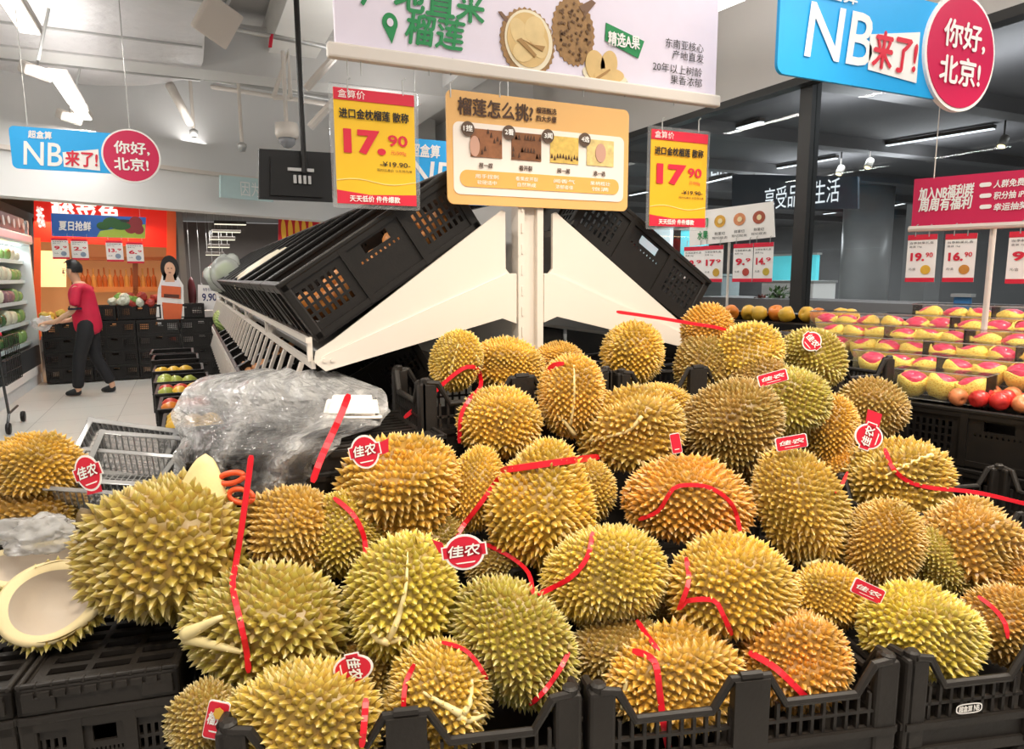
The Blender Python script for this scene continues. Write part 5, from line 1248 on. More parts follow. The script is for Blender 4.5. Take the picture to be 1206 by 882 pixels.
# clear trays
tray_m = clear('clear_tray_plastic', (.98, .98, .98), .22, .06, .10)
def clear_tray(name, P, W_, D_, H_, rot, label):
    o = thing(name, label, 'plastic tray', P, rot); mb = MB(); t = .0015
    mb.box((0, 0, 0), (W_, D_, t))
    for s in (-1, 1): mb.box((0, s*D_/2, H_/2), (W_, t, H_)); mb.box((s*W_/2, 0, H_/2), (t, D_, H_))
    mb.build('shell', tray_m, o)
    mb = MB()
    for s in (-1, 1): mb.rbox((0, s*(D_/2+.006), H_), (W_+.03, .014, .004), .002); mb.rbox((s*(W_/2+.006), 0, H_), (.014, D_+.03, .004), .002)
    for i in range(15):
        x = -W_*.45+i*W_*.9/14
        mb.box((x, 0, .002), (.0022, D_*.95, .002))
        for s in (-1, 1): mb.box((x, s*D_/2, H_/2), (.0025, .0025, H_))
    for i in range(8):
        y = -D_*.42+i*D_*.12
        mb.box((0, y, .002), (W_*.95, .0022, .002))
        for s in (-1, 1): mb.box((s*W_/2, y, H_/2), (.0025, .0025, H_))
    mb.build('ribs', clear('tray_rib', (.97, .97, .98), .4, .1, .5), o)
    return o
P = at(150, 540, 1.86); clear_tray('clear_tray', P, .21, .14, .05, (.75, .18, -.3), 'upper clear plastic tray tipped up behind the biggest green durian')
P = at(140, 578, 1.72); clear_tray('clear_tray', P, .22, .15, .06, (.35, .1, -.4), 'lower clear plastic tray lying beneath the tipped one')
P = at(172, 558, 1.80); clear_tray('clear_tray', P, .23, .15, .06, (.6, .15, -.2), 'middle clear plastic tray between the upper and lower ones')
# big crumpled bag
bag_m = clear('bag_film', (.97, .97, .98), .30, .14, .30, 26, .7, .01)
def streaks(m, lo, hi):
    nt = m.node_tree; tc = nt.nodes.new('ShaderNodeTexCoord'); n = nt.nodes.new('ShaderNodeTexNoise'); n.inputs['Scale'].default_value = 7; n.inputs['Detail'].default_value = 6; n.inputs['Roughness'].default_value = .65; n.inputs['Distortion'].default_value = 1.5
    r = nt.nodes.new('ShaderNodeMapRange'); r.inputs[1].default_value = .42; r.inputs[2].default_value = .66; r.inputs[3].default_value = lo; r.inputs[4].default_value = hi
    nt.links.new(tc.outputs['Object'], n.inputs['Vector']); nt.links.new(n.outputs['Fac'], r.inputs[0])
    for q in nt.nodes:
        if q.type == 'MIX_SHADER' and q.inputs[1].links and q.inputs[1].links[0].from_node.type == 'BSDF_TRANSPARENT':
            at_ = nt.nodes.new('ShaderNodeAttribute'); at_.attribute_name = 'haze'; mu = nt.nodes.new('ShaderNodeMath'); mu.operation = 'MULTIPLY'
            nt.links.new(r.outputs[0], mu.inputs[0]); nt.links.new(at_.outputs['Fac'], mu.inputs[1]); nt.links.new(mu.outputs[0], q.inputs[0])
streaks(bag_m, .5, 1.0)
BAGH = []
def bag(seed, dn, m, name='bag'):
    BAGH.clear()
    nu, nv = 70, 56; vs = []; fs = []
    key = [(0, 300, 395), (.06, 240, 420), (.14, 218, 448), (.3, 204, 462), (.42, 206, 440), (.5, 212, 402), (.7, 206, 378), (.86, 206, 362), (1, 216, 350)]
    def lerp(v, i):
        for a, b in zip(key, key[1:]):
            if v <= b[0]: t = (v-a[0])/(b[0]-a[0]); return a[i]+(b[i]-a[i])*t
        return key[-1][i]
    for j in range(nv+1):
        v = j/nv; y = 437+158*v
        for i in range(nu+1):
            u = i/nu; xl, xr = lerp(v, 1), lerp(v, 2)
            xl += 8*noise.noise(Vector((seed, v*7, 0))); xr += 12*noise.noise(Vector((seed+5, v*8, 0)))
            x = xl+(xr-xl)*u; yy = y+10*noise.noise(Vector((u*4, seed, v*2)))*(1-v)
            q = Vector((u*4+seed, v*3, 0)); c = abs(noise.noise(q*1.3))*.9+abs(noise.noise(q*2.9))*.5+abs(noise.noise(q*6.1))*.25+abs(noise.noise(q*13))*.12
            D = 2.02-.50*min(1, v*1.7)**.9+dn+.10*(abs(2*u-1)**3) - .09*c
            vs.append(at(x, yy, D)); e = min(u, 1-u)*2; hz = max(.85*max(0, 1-e*4.5), .8*max(0, 1-v*2.3), .75*max(0, 1-abs(u-.72)*9)*(v > .25), .55*max(0, 1-abs(u-.30)*12)); BAGH.append(.22+hz)
    for j in range(nv):
        for i in range(nu): a = j*(nu+1)+i; fs.append((a, a+1, a+nu+2, a+nu+1))
    b = MB().add(vs, fs); b.haze = list(BAGH); return b
o = thing('plastic_bag', 'big crumpled clear plastic bag draped over the dark crates in front of the rack', 'plastic bag', at(320, 590, 1.7))
for sd, dn, nm in ((3.1, 0, 'front_layer'), (8.7, .05, 'back_layer')):
    b = bag(sd, dn, bag_m); hz = b.haze; q = b.build(nm, bag_m, o, False, world=True)
    at_ = q.data.attributes.new('haze', 'FLOAT', 'POINT'); at_.data.foreach_set('value', hz)
# foam tray
ft = thing('foam_tray', 'white foam tray upside down at the right end of the plastic bag', 'foam tray', at(415, 478, 1.78), (-.12, .05, -.25))
bm = bmesh.new(); bmesh.ops.create_cube(bm, size=1)
for v in bm.verts: s = .84 if v.co.z > 0 else 1; v.co = Vector((v.co.x*.145*s, v.co.y*.11*s, v.co.z*.055))
bmesh.ops.bevel(bm, geom=bm.edges[:], offset=.012, segments=4, affect='EDGES'); bm.verts.index_update()
mb = MB().add([v.co.copy() for v in bm.verts], [[v.index for v in f.verts] for f in bm.faces]); bm.free()
mb.build('shell', mat('white_foam', '#f2ece6', .6, bump_s=150, bump=.1), ft); MB().rbox((0, 0, -.026), (.155, .12, .006), .003).build('lip', mat('white_foam', '#f2ece6'), ft)

# ================================================================== boxed fruit display at the right
DA = Vector((.227, -.974, 0)); DNV = Vector((.974, .227, 0)); A0 = Vector((2.305, 1.591, 0)); DAng = math.atan2(DA.y, DA.x)
def shelf(a, w, z): return A0+DA*a+DNV*w+Vector((0, 0, z))
ac = folding_crate('fruit_display_crate', 'top black vented crate under the boxed fruit at the right edge', black_plastic, .6, .4, .2)
lev = {0: 'top', 1: 'second', 2: 'third', 3: 'fourth', 4: 'bottom'}
first = True
for r in range(5):
    for c in range(-3, 2):
        o = ac if (r, c) == (0, 0) else dup(ac, label='%s tier black vented crate in the wall of crates under the boxed fruit' % lev[r], group='%s tier crates under the boxed fruit' % lev[r])
        o.location = shelf(.31+c*.605, .2, .895-.204*r+.002); o.rotation_euler = (0, 0, DAng)
ac['label'] = 'top tier black vented crate right below the loose red apples'
mb = MB()
for i in range(4):
    mb.box(shelf(-.5, .475+.135*i+.0, (1.1+.042*(i+2))/2+.02), (3.4, .134, 1.1+.042*(i+2)+.03), Matrix.Rotation(DAng, 3, 'Z'))
tag(mb.build('display_steps', black_plastic), 'black stepped stand under the rows of boxed fruit', 'display stand')
def net_mat():
    m = mat('yellow_foam_net', '#ecc83a', .6); nt = m.node_tree; b = nt.nodes['Principled BSDF']
    tc = nt.nodes.new('ShaderNodeTexCoord'); vo = nt.nodes.new('ShaderNodeTexVoronoi'); vo.inputs['Scale'].default_value = 130; vo.feature = 'DISTANCE_TO_EDGE'
    cr = nt.nodes.new('ShaderNodeValToRGB'); cr.color_ramp.elements[0].color = lin('#ffe873'); cr.color_ramp.elements[1].color = lin('#e6b52c'); cr.color_ramp.elements[1].position = .35
    nt.links.new(tc.outputs['Object'], vo.inputs['Vector']); nt.links.new(vo.outputs['Distance'], cr.inputs[0]); nt.links.new(cr.outputs[0], b.inputs['Base Color'])
    bp = nt.nodes.new('ShaderNodeBump'); bp.inputs['Strength'].default_value = .6; bp.inputs['Distance'].default_value = .004; bp.invert = True; nt.links.new(vo.outputs['Distance'], bp.inputs['Height']); nt.links.new(bp.outputs['Normal'], b.inputs['Normal']); return m
netm = net_mat(); app_m = mat('pink_red_apple', '#dc3259', .3, noise_s=30, noise_a=.3)
FA0 = thing('netted_apple', 'pink red apple in a yellow foam net', 'apple')
MB().lathe([(.003, -.036), (.02, -.042), (.040, -.022), (.047, .006), (.040, .032), (.02, .042), (.008, .038), (.002, .032)], 18).build('apple', app_m, FA0, True)
vs = []; fs = []; n = 18
for r, z in ((.004, -.047), (.026, -.046), (.046, -.024), (.0525, .004), (.051, .028), (.046, .028)):
    for k_ in range(n):
        b = 2*math.pi*k_/n; zz = z+(.008*math.sin(b*3)-.03*max(0, math.cos(b))*0 if z > .01 else 0); vs.append(Vector((r*math.cos(b), r*math.sin(b), zz)))
for i in range(5):
    for k_ in range(n): fs.append((i*n+k_, i*n+(k_+1) % n, (i+1)*n+(k_+1) % n, (i+1)*n+k_))
MB().add(vs, fs).build('foam_net', netm, FA0, True); KIDS[FA0.name] = [k for k in bpy.data.objects if k.parent == FA0]
BX = thing('clear_fruit_box', 'clear lidded box of netted apples', 'fruit box')
box_m = clear('clamshell_plastic', (.99, .99, .99), .07, .05, .03); rib_c = clear('clamshell_rim', (.95, .95, .95), .4, .08, .3)
mb = MB(); w_, d_, h_ = .30, .122, .106
for s in (-1, 1): mb.box((0, s*d_/2, h_/2), (w_, .001, h_)); mb.box((s*w_/2, 0, h_/2), (.001, d_, h_))
mb.box((0, 0, .001), (w_, d_, .001)); mb.build('tub', box_m, BX)
MB().box((0, 0, h_), (w_*.99, d_*.99, .001)).build('lid', box_m, BX)
mb = MB()
for s in (-1, 1): mb.rbox((0, s*d_/2, h_*.97), (w_+.008, .006, .004), .0015); mb.rbox((s*w_/2, 0, h_*.97), (.006, d_, .004), .0015); mb.box((0, s*d_/2, .002), (w_, .003, .003))
mb.build('rim', rib_c, BX); KIDS[BX.name] = [k for k in bpy.data.objects if k.parent == BX]
used_a = used_b = False
def proj(P):
    v = P-EYE; D = v.dot(CF); return CX+FPX*v.dot(CR)/D, CY-FPX*v.dot(CU)/D, D
ordn = ('front', 'second', 'third', 'fourth', 'fifth', 'back')
for i in range(6):
    for c in range(-6, 5):
        a = .1+c*.305+(.1 if i % 2 else 0); P = shelf(a, .08+.135*i+.02, 1.105+.042*i); x, y, D = proj(P)
        if x < (1060, 1000, 960, 960, 985, 1062)[i] or x > 1290: continue
        if i == 0 and a > .2: continue
        rr = DAng+random.uniform(-.04, .04)
        gl = 'clear lidded box of netted apples in the %s row of the fruit display' % ordn[i]; gg = 'boxes in the %s row' % ordn[i]
        if not used_b: b = BX; used_b = True; b['label'] = gl; b['group'] = gg
        else: b = dup(BX, label=gl, group=gg)
        b.location = P; b.rotation_euler = (0, 0, rr)
        for j in range(3):
            Q = P+Vector((math.cos(rr), math.sin(rr), 0))*((j-1)*.097)+Vector((0, 0, .048))
            gl = 'pink red apple in a yellow foam net inside a %s row box' % ordn[i]; gg = 'netted apples of the %s row' % ordn[i]
            if not used_a: f = FA0; used_a = True; f['label'] = gl; f['group'] = gg
            else: f = dup(FA0, label=gl, group=gg)
            f.location = Q; f.rotation_euler = (random.uniform(-.38, .3), random.uniform(-.3, .3), random.uniform(0, 6))
apm = [MB().lathe([(.003, -.034), (.02, -.04), (.038, -.02), (.044, .006), (.038, .03), (.02, .039), (.008, .034), (.002, .028)], 16).mesh('loose_apple', mat(nm, c, .3, noise_s=25, noise_a=.35), True) for nm, c in (('apple_red', '#c8322e'), ('apple_peach', '#e08a5a'))]
for i in range(3):
    for j in range(10):
        drop(apm[(i+j*j) % 3 == 0], 'loose_apple', shelf(.17+j*.062, .045+i*.06, 1.13+.004*(i)), 'loose red apple without net at the front right of the boxed fruit', 'apple', 'loose apples at the right of the front row', sc=.7)
for j in range(9):
    P = shelf(-1.22+j*.085+random.uniform(-.01, .01), .76+.05*(j % 2), 1.345)
    drop(fruit_mesh['yellow' if j % 3 else 'orange'], 'loose_fruit', P, 'yellow fruit loose behind the boxes at the far left of the fruit display', 'fruit', 'yellow loose fruits at the far left of the display')
# ================================================================== hanging signs
def hooks(bd, xs, y, parent, h=12):
    mb = MB()
    for x in xs:
        u, v = bd.uv(x, y); mb.tube([bd.p(u, v-.012, .004), bd.p(u, v+.03, .004), bd.p(u+.008, v+.036, .004)], .0022, 6)
    mb.build('hook', steel, parent, world=True)
def wires(bd, pts, parent, top=4.0, r=.002):
    mb = MB()
    for x, y in pts: q = bd.p(*bd.uv(x, y), -.03); mb.tube([q, Vector((q.x, q.y, top))], r, 6)
    mb.build('hanging_wire', steel, parent, world=True)
# --- big lilac durian sign
S = Board(onY(620, 100, 1.97), (1, 0, 0))
o = thing('durian_sign', 'big pale lilac hanging sign with pictured durians and green lettering over the stall', 'sign', S.P)
mb = MB(); u0, v0 = S.uv(396, 66); u1, v1 = S.uv(838, 128); S.upoly(mb, [(u0, v0), (u1+.015, v0), (u1+.015, v0+.5), (u0, v0+.5)], 0, .02); mb.build('panel', lilac_board, o, world=True)
mb = MB(); mb.rbox(S.p((u0+u1)/2, v0+.012, .004), (u1-u0+.05, .03, .04), .006); mb.build('bottom_rail', white_metal, o, world=True)
mb = MB(); S.text(mb, '产地直采', 425, 569, -2, 40, .004, .014, .08); S.text(mb, '榴莲', 477, 547, 38, 36, .004, .014, .15)
c = S.uv(459, 27); S.disc(mb, c, .022, .026, .003); S.upoly(mb, [(c[0]-.019, c[1]-.012), (c[0]+.019, c[1]-.012), (c[0]+.004, c[1]-.055)], .0036); mb.build('green_lettering', green_print, o, world=True)
mb = MB(); S.disc(mb, c, .009, .011, .006, .002); mb.build('pin_hole', lilac_board, o, world=True)
mb = MB(); S.text(mb, '东南亚核心', 783, 828, 54, 11, .004, .010); S.text(mb, '产地直发', 791, 828, 67, 10.5, .004, .010); S.text(mb, '20年以上树龄', 768, 826, 82, 11, .004, .010); S.text(mb, '果香浓郁', 789, 826, 96, 10.5, .004, .010); mb.build('dark_lettering', black_print, o, world=True)
mb = MB(); S.poly(mb, [(713, 27), (758, 49), (751, 69), (712, 48)], .004); mb.build('green_flag', green_print, o, world=True)
mb = MB(); S.text(mb, '精选A果', 715, 752, 48.5, 16, .007, .015); mb.build('flag_lettering', white_print, o, world=True)
pd = mat('printed_durian', '#9a7445', .6, noise_s=90, noise_a=.5); pf = mat('printed_flesh', '#d9b77a', .6, noise_s=25, noise_a=.15); ps = mat('printed_stem', '#7b5a42', .6); pfd = mat('printed_crease', '#a9814a', .6)
pk_ = 2.1/FPX
mb = MB(); S.disc(mb, S.uv(675, 38), 29*pk_, 38*pk_, .003, .002, 56, .1, .035); S.disc(mb, S.uv(621, 51), 35*pk_, 38*pk_, .004, .002, 64, .2, .03); mb.build('printed_durian', pd, o, world=True)
mb = MB(); S.poly(mb, [(681, 8), (696, 0), (701, 4), (688, 20)], .0045); S.poly(mb, [(586, 14), (590, 14), (602, 27), (597, 29)], .0045); mb.build('printed_stem', ps, o, world=True)
mb = MB(); S.disc(mb, S.uv(622, 49), 31*pk_, 34*pk_, .006, .002, 40, .2); S.disc(mb, S.uv(713, 92), 34*pk_, 13*pk_, .004, .002, 32, -.15); mb.build('printed_pale_rim', mat('printed_cream', '#ece0c4', .6), o, world=True)
mb = MB(); S.disc(mb, S.uv(621, 48), 27*pk_, 30*pk_, .008, .002, 40, .2)
for x, y, a, b, r in ((700, 78, 14, 18, .2), (716, 77, 12, 17, -.2), (716, 90, 22, 9, .1)): S.disc(mb, S.uv(x, y), a*pk_, b*pk_, .007+.001*(y > 80), .002, 26, r)
mb.build('printed_flesh', pf, o, world=True)
mb = MB()
for x, y, a, b, r in ((611, 40, 11, 17, .5), (628, 36, 13, 15, -.4), (634, 55, 10, 14, .2), (615, 62, 14, 11, .3)): S.disc(mb, S.uv(x, y), a*pk_, b*pk_, .0088+.0004*(y % 5), .001, 22, r)
mb.build('printed_segments', mat('printed_flesh_light', '#e0c48c', .6, noise_s=30, noise_a=.2), o, world=True)
mb = MB(); S.poly(mb, [(607, 48), (612, 46), (630, 66), (628, 69)], .0125); S.poly(mb, [(637, 62), (640, 56), (627, 54), (614, 48)], .0125); S.poly(mb, [(700, 92), (716, 82), (717, 84), (702, 95)], .0105); mb.build('printed_crease', pfd, o, world=True)
# brown dots as spikes on the printed durian
mb = MB()
for i in range(70):
    r = math.sqrt(random.random()); a = random.uniform(0, 6.28); S.disc(mb, (S.uv(675, 38)[0]+r*25*pk_*math.cos(a), S.uv(675, 38)[1]+r*33*pk_*math.sin(a)), 1.8*pk_, 1.8*pk_, .0055, .001, 6)
mb.build('printed_spikes', mat('printed_spike', '#6b4a28', .6), o, world=True)
wires(S, ((420, 66), (800, 122)), o)
hooks(S, (409, 425, 505, 530), 84, o)
# --- price cards on the lilac sign's rail
def price_card(bd, q, label, big, dec, names, o=None, weight=.03, yel=yellow_card):
    """q: four picture corners TL TR BR BL"""
    o = thing('price_card', label, 'price card', bd.p(*bd.uv(*q[0])))
    uv = [bd.uv(*p) for p in q]; a0, b1 = min(p[0] for p in uv), max(p[0] for p in uv); c0, d1 = min(uv[2][1], uv[3][1]), max(uv[0][1], uv[1][1]); w, h = b1-a0, d1-c0
    mb = MB(); bd.rrect(mb, a0-.012, c0-.012, b1+.012, d1+.012, .006, .001, .003); mb.build('sleeve', clear('card_sleeve', (.97, .97, .97), .2, .05, .15), o, world=True)
    mb = MB(); bd.upoly(mb, [(a0, c0), (b1, c0), (b1, d1), (a0, d1)], .003); mb.build('card', yel, o, world=True)
    mb = MB(); bd.upoly(mb, [(a0, d1-h*.10), (b1, d1-h*.10), (b1, d1), (a0, d1)], .005); mb.build('red_band', red_print, o, world=True); mb = MB(); bd.upoly(mb, [(a0, c0), (b1, c0), (b1, c0+h*.10), (a0+w*.4, c0+h*.085), (a0, c0+h*.12)], .005); mb.build('red_band', red_print, o, world=True)
    mb = MB(); bd.utext(mb, names[0], a0+w*.05, a0+w*.38, d1-h*.085, d1-h*.015, .0075, .010); bd.utext(mb, names[2], a0+w*.15, a0+w*.78, c0+h*.02, c0+h*.075, .0075, .015); mb.build('white_lettering', white_print, o, world=True)
    mb = MB(); bd.utext(mb, names[1], a0+w*.06, a0+w*.92, d1-h*.255, d1-h*.17, .006, .012); bd.utext(mb, '-¥19.90-', a0+w*.54, a0+w*.93, c0+h*.345, c0+h*.39, .006, .01); bd.utext(mb, '限时优惠价 以实物为准', a0+w*.5, a0+w*.95, c0+h*.30, c0+h*.325, .006); mb.build('dark_lettering', black_print, o, world=True)
    mb = MB(); bd.utext(mb, big, a0+w*.10, a0+w*.62, d1-h*.56, d1-h*.345, .006, .05); bd.utext(mb, dec, a0+w*.65, a0+w*.90, d1-h*.47, d1-h*.37, .006, .02); bd.utext(mb, '元/500g', a0+w*.68, a0+w*.88, d1-h*.55, d1-h*.51, .006); mb.build('price_lettering', red_print, o, world=True)
    mb = MB()
    for k in range(12): x = a0+w*k/12; y = lambda t: c0+h*.2+h*.02*math.sin(t*7); bd.upoly(mb, [(x, y(k/12)), (x+w/12, y((k+1)/12)), (x+w/12, y((k+1)/12)+h*.008), (x, y(k/12)+h*.008)], .0045)
    mb.build('pale_curve', mat('card_curve', '#f6dc8a', .5), o, world=True)
    return o
NM = ('盒算价', '进口金枕榴莲 散称', '天天低价 件件爆款')
c = price_card(S, ((397, 103), (487, 116), (487, 243), (397, 234)), 'yellow and red durian price card left of the tan picture sign', '17.', '90', NM); hooks(S, (409, 474), 108, c)
c = price_card(S, ((767, 152), (833, 160), (829, 268), (764, 262)), 'smaller yellow and red durian price card right of the tan picture sign', '17', '90', NM, yel=mat('amber_card', '#f2b41c', .5)); hooks(S, (779, 822), 152, c)
# --- tan how-to-choose sign
o = thing('picture_sign', 'tan hanging board with four small durian pictures and dark Chinese heading', 'sign', S.p(*S.uv(632, 105)))
a0, d1 = S.uv(527, 105); b1, c0 = S.uv(738, 249); a0, c0 = S.uv(527, 239)[0], S.uv(527, 240)[1]
mb = MB(); S.rrect(mb, a0, c0, b1, d1, .02, .004, .006); mb.build('board', mat('tan_board', '#e2b06c', .5, noise_s=3, noise_a=.05), o, world=True)
w, h = b1-a0, d1-c0
mb = MB(); S.rrect(mb, a0+w*.03, c0+h*.09, b1-w*.03, d1-h*.27, .02, .006); mb.build('cream_field', cream_card, o, world=True)
mb = MB(); S.rrect(mb, a0+w*.06, c0+h*.16, b1-w*.06, c0+h*.31, h*.07, .008); mb.build('orange_strip', orange_card, o, world=True)
mb = MB(); S.utext(mb, '榴莲怎么挑?', a0+w*.055, a0+w*.44, d1-h*.21, d1-h*.06, .007, .014); S.utext(mb, '榴莲甄选', a0+w*.46, a0+w*.57, d1-h*.125, d1-h*.07, .007, .015); S.utext(mb, '四大步骤', a0+w*.46, a0+w*.57, d1-h*.20, d1-h*.145, .007, .015)
for i, t in enumerate(('捏一捏', '看开裂', '闻一闻', '选一选')): x = a0+w*(.19+i*.21); S.utext(mb, t, x-w*.035, x+w*.035, c0+h*.335, c0+h*.38, .009, .012)
mb.build('dark_lettering', mat('brown_print', '#4b2f1c', .6), o, world=True)
mb = MB(); im = []
for i in range(4):
    x = a0+w*(.195+i*.21); y0 = c0+h*.43; im.append((x-w*.08, y0, x+w*.08, y0+h*.25))
    dk = MB(); S.disc(dk, (x-w*.095, y0+h*.24), w*.033, w*.033, .012); dk.build('number_disc', mat('brown_disc', '#5c4636', .5), o, world=True)
    S.utext(mb, '%d%s' % (i+1, '捏看闻选'[i]), x-w*.118, x-w*.074, y0+h*.215, y0+h*.268, .0145, .02)
for i, t in enumerate((('用手捏刺', '软硬适中'), ('看果皮开裂', '自然熟成'), ('闻香气', '浓郁者佳'), ('果柄粗壮', '饱满'))):
    x = a0+w*(.195+i*.21)
    for k, q in enumerate(t): S.utext(mb, q, x-w*.06+w*.01*k, x+w*.06-w*.01*k, c0+h*(.24-.055*k), c0+h*(.278-.055*k), .0095, .010)
mb.build('white_lettering', white_print, o, world=True)
for i, c in enumerate(('#8f5a35', '#7d4d28', '#dcb65a', '#e6c582')):
    mb = MB(); q = im[i]; S.upoly(mb, [(q[0], q[1]), (q[2], q[1]), (q[2], q[3]), (q[0], q[3])], .0085); mb.build('printed_photo', mat('photo_'+c[1:], c, .5, noise_s=60, noise_a=.45), o, world=True)
mb = MB(); rnd = random.Random(3)
for i in (0, 1, 1, 2, 3):
    q = im[i]
    for k in range(10):
        x = q[0]+(q[2]-q[0])*(k+.5)/10; y = q[1]+(q[3]-q[1])*(.08 if i != 0 else rnd.random()*.8)+rnd.uniform(0, .01)
        if i == 1: y = q[1]+(q[3]-q[1])*rnd.choice((.1, .3, .75))
        if i != 3: S.upoly(mb, [(x-.004, y), (x+.004, y), (x, y+.014)], .0105)
mb.build('printed_spikes', mat('photo_spike', '#4a2c18', .5), o, world=True)
mb = MB(); q = im[0]; S.disc(mb, (q[0]+.012, q[1]+.03), .016, .03, .0115); q = im[3]; S.disc(mb, ((q[0]+q[2])/2, (q[1]+q[3])/2), .02, .03, .0105)
mb.build('printed_hand', mat('photo_skin', '#c79a86', .5), o, world=True)
hooks(S, (530, 588, 686, 735), 110, o)
# --- blue NB signs with a round red disc
def promo(bd, x0, x1, yb, yt, cx_, cy_, r, o_label, k, tx, name='promo_sign', wire=True, small=None):
    o = thing(name, o_label, 'sign', bd.p(*bd.uv((x0+x1)/2, yb)))
    a0, c0 = bd.uv(x0, yb); b1, d1 = bd.uv(x1, yt)[0], bd.uv(x0, yt)[1]
    mb = MB(); bd.rrect(mb, a0, c0, b1, d1, .03*k, 0, .012); mb.build('blue_panel', cyan_board, o, world=True)
    c = bd.uv(cx_, cy_); R = r; mb = MB(); bd.disc(mb, c, R, R, .012, .02, 48); mb.build('disc_rim', white_print, o, world=True)
    mb = MB(); bd.disc(mb, c, R*.94, R*.94, .015, .006, 48); mb.build('red_disc', crimson, o, world=True)
    mb = MB(); bd.utext(mb, '你好,', c[0]-R*.56, c[0]+R*.62, c[1]+R*.05, c[1]+R*.52, .019, .014); bd.utext(mb, '北京!', c[0]-R*.6, c[0]+R*.55, c[1]-R*.55, c[1]-R*.08, .019, .014)
    W_, H_ = c[0]-R-a0, d1-c0
    bd.utext(mb, 'NB', a0+W_*tx[0], a0+W_*tx[1], c0+H_*tx[2], c0+H_*tx[3], .004, .01, .12)
    bd.utext(mb, '超盒算', a0+W_*tx[4], a0+W_*tx[5], c0+H_*tx[6], c0+H_*tx[7], .004, .012, .1)
    bd.upoly(mb, [(a0+W_*tx[8], c0+H_*tx[10]), (a0+W_*tx[9], c0+H_*(tx[10]-.05)), (a0+W_*tx[9], c0+H_*(tx[11]+.08)), (a0+W_*tx[8], c0+H_*(tx[11]-.05))], .004)
    mb.build('white_lettering', white_print, o, world=True)
    mb = MB(); bd.utext(mb, '来了!', a0+W_*(tx[8]+.02), a0+W_*(tx[9]-.02), c0+H_*(tx[10]+.03), c0+H_*(tx[11]-.0), .008, .015, .12); mb.build('red_lettering', red_print, o, world=True)
    if wire:
        mb = MB()
        for u in (a0+.1*k, c[0]): q = bd.p(u, d1-.02, -.02); mb.tube([q, Vector((q.x, q.y, 4.0))], .003, 6)
        mb.build('hanging_wire', steel, o, world=True)
    return o
NBR = Board(onY(1010, 60, 1.75), (1, 0, 0))
rr = abs(NBR.uv(1128, 132)[1]-NBR.uv(1128, -8)[1])/2
promo(NBR, 915, 1130, 86, -45, 1128, 64, rr, 'large blue hanging sign with a big round crimson disc at the top right', 1.05, (.16, .62, .20, .72, .18, .5, .78, .92, .60, .97, .18, .58))
NBL = Board(onY(100, 178, 5.5), (1, .02, 0)); rl = abs(NBL.uv(155, 153)[1]-NBL.uv(155, 216)[1])/2
promo(NBL, 15, 150, 198, 148, 155, 184, rl, 'small blue hanging sign with a round crimson disc at the left above the aisle', 1, (.12, .55, .10, .66, .2, .46, .74, .92, .56, .97, .10, .5))
NBM = Board(onY(530, 215, 5.4), (1, .02, 0)); rm_ = .2
promo(NBM, 478, 580, 238, 162, 600, 216, rl, 'blue hanging sign mostly hidden between the price card and the tan sign', 1, (.05, .55, .28, .66, .05, .4, .72, .92, .56, .97, .2, .6))
# --- crimson welfare sign on a white pole at the right
q0 = onX(1072, 270, 2.95); WS = Board(onX(1140, 240, 2.78), (.227, -.974, 0))
def strip_sign(bd, q, m, label, name):
    o = thing(name, label, 'sign', bd.p(*bd.uv(*q[3]))); uv = [bd.uv(*p) for p in q]; mb = MB(); bd.upoly(mb, uv, 0, .012); mb.build('panel', m, o, world=True); return o, uv
o, uv = strip_sign(WS, ((1077, 211), (1260, 195), (1260, 262), (1073, 270)), crimson, 'crimson sign with white lettering on a white pole over the boxed fruit', 'welfare_sign')
mb = MB(); a = WS.p(*WS.uv(1071, 270), .004); b = WS.p(*WS.uv(1260, 262), .004); mb.tube([a, b], .012, 8); mb.build('bottom_rail', white_metal, o, world=True)
mb = MB(); WS.text(mb, '加入NB福利群', 1083, 1147, 226, 15, .004, .015, .12); WS.text(mb, '周周有福利', 1083, 1145, 240, 15, .004, .015, .12)
for k, t in enumerate(('人群免费领', '积分抽 iPhone', '幸运抽奖 99%')):
    WS.text(mb, t, 1171, 1171+(46, 54, 60)[k], 216+k*13.5-1, 9, .004, .015, .1)
    c = WS.uv(1161, 217.5+k*13); WS.rrect(mb, c[0]-.02, c[1]-.008, c[0]+.02, c[1]+.008, .008, .004)
mb.build('lettering', white_print, o, world=True)
mb = MB(); q = WS.p(*WS.uv(1168, 268), -.02); mb.tube([q+Vector((0, 0, .02)), Vector((q.x, q.y, 1.2))], .011, 10); mb.tube([WS.p(*WS.uv(1100, 210), 0), WS.p(*WS.uv(1100, 210), 0)+Vector((0, 0, 1.6))], .002, 6); mb.build('pole', white_metal, o, world=True)
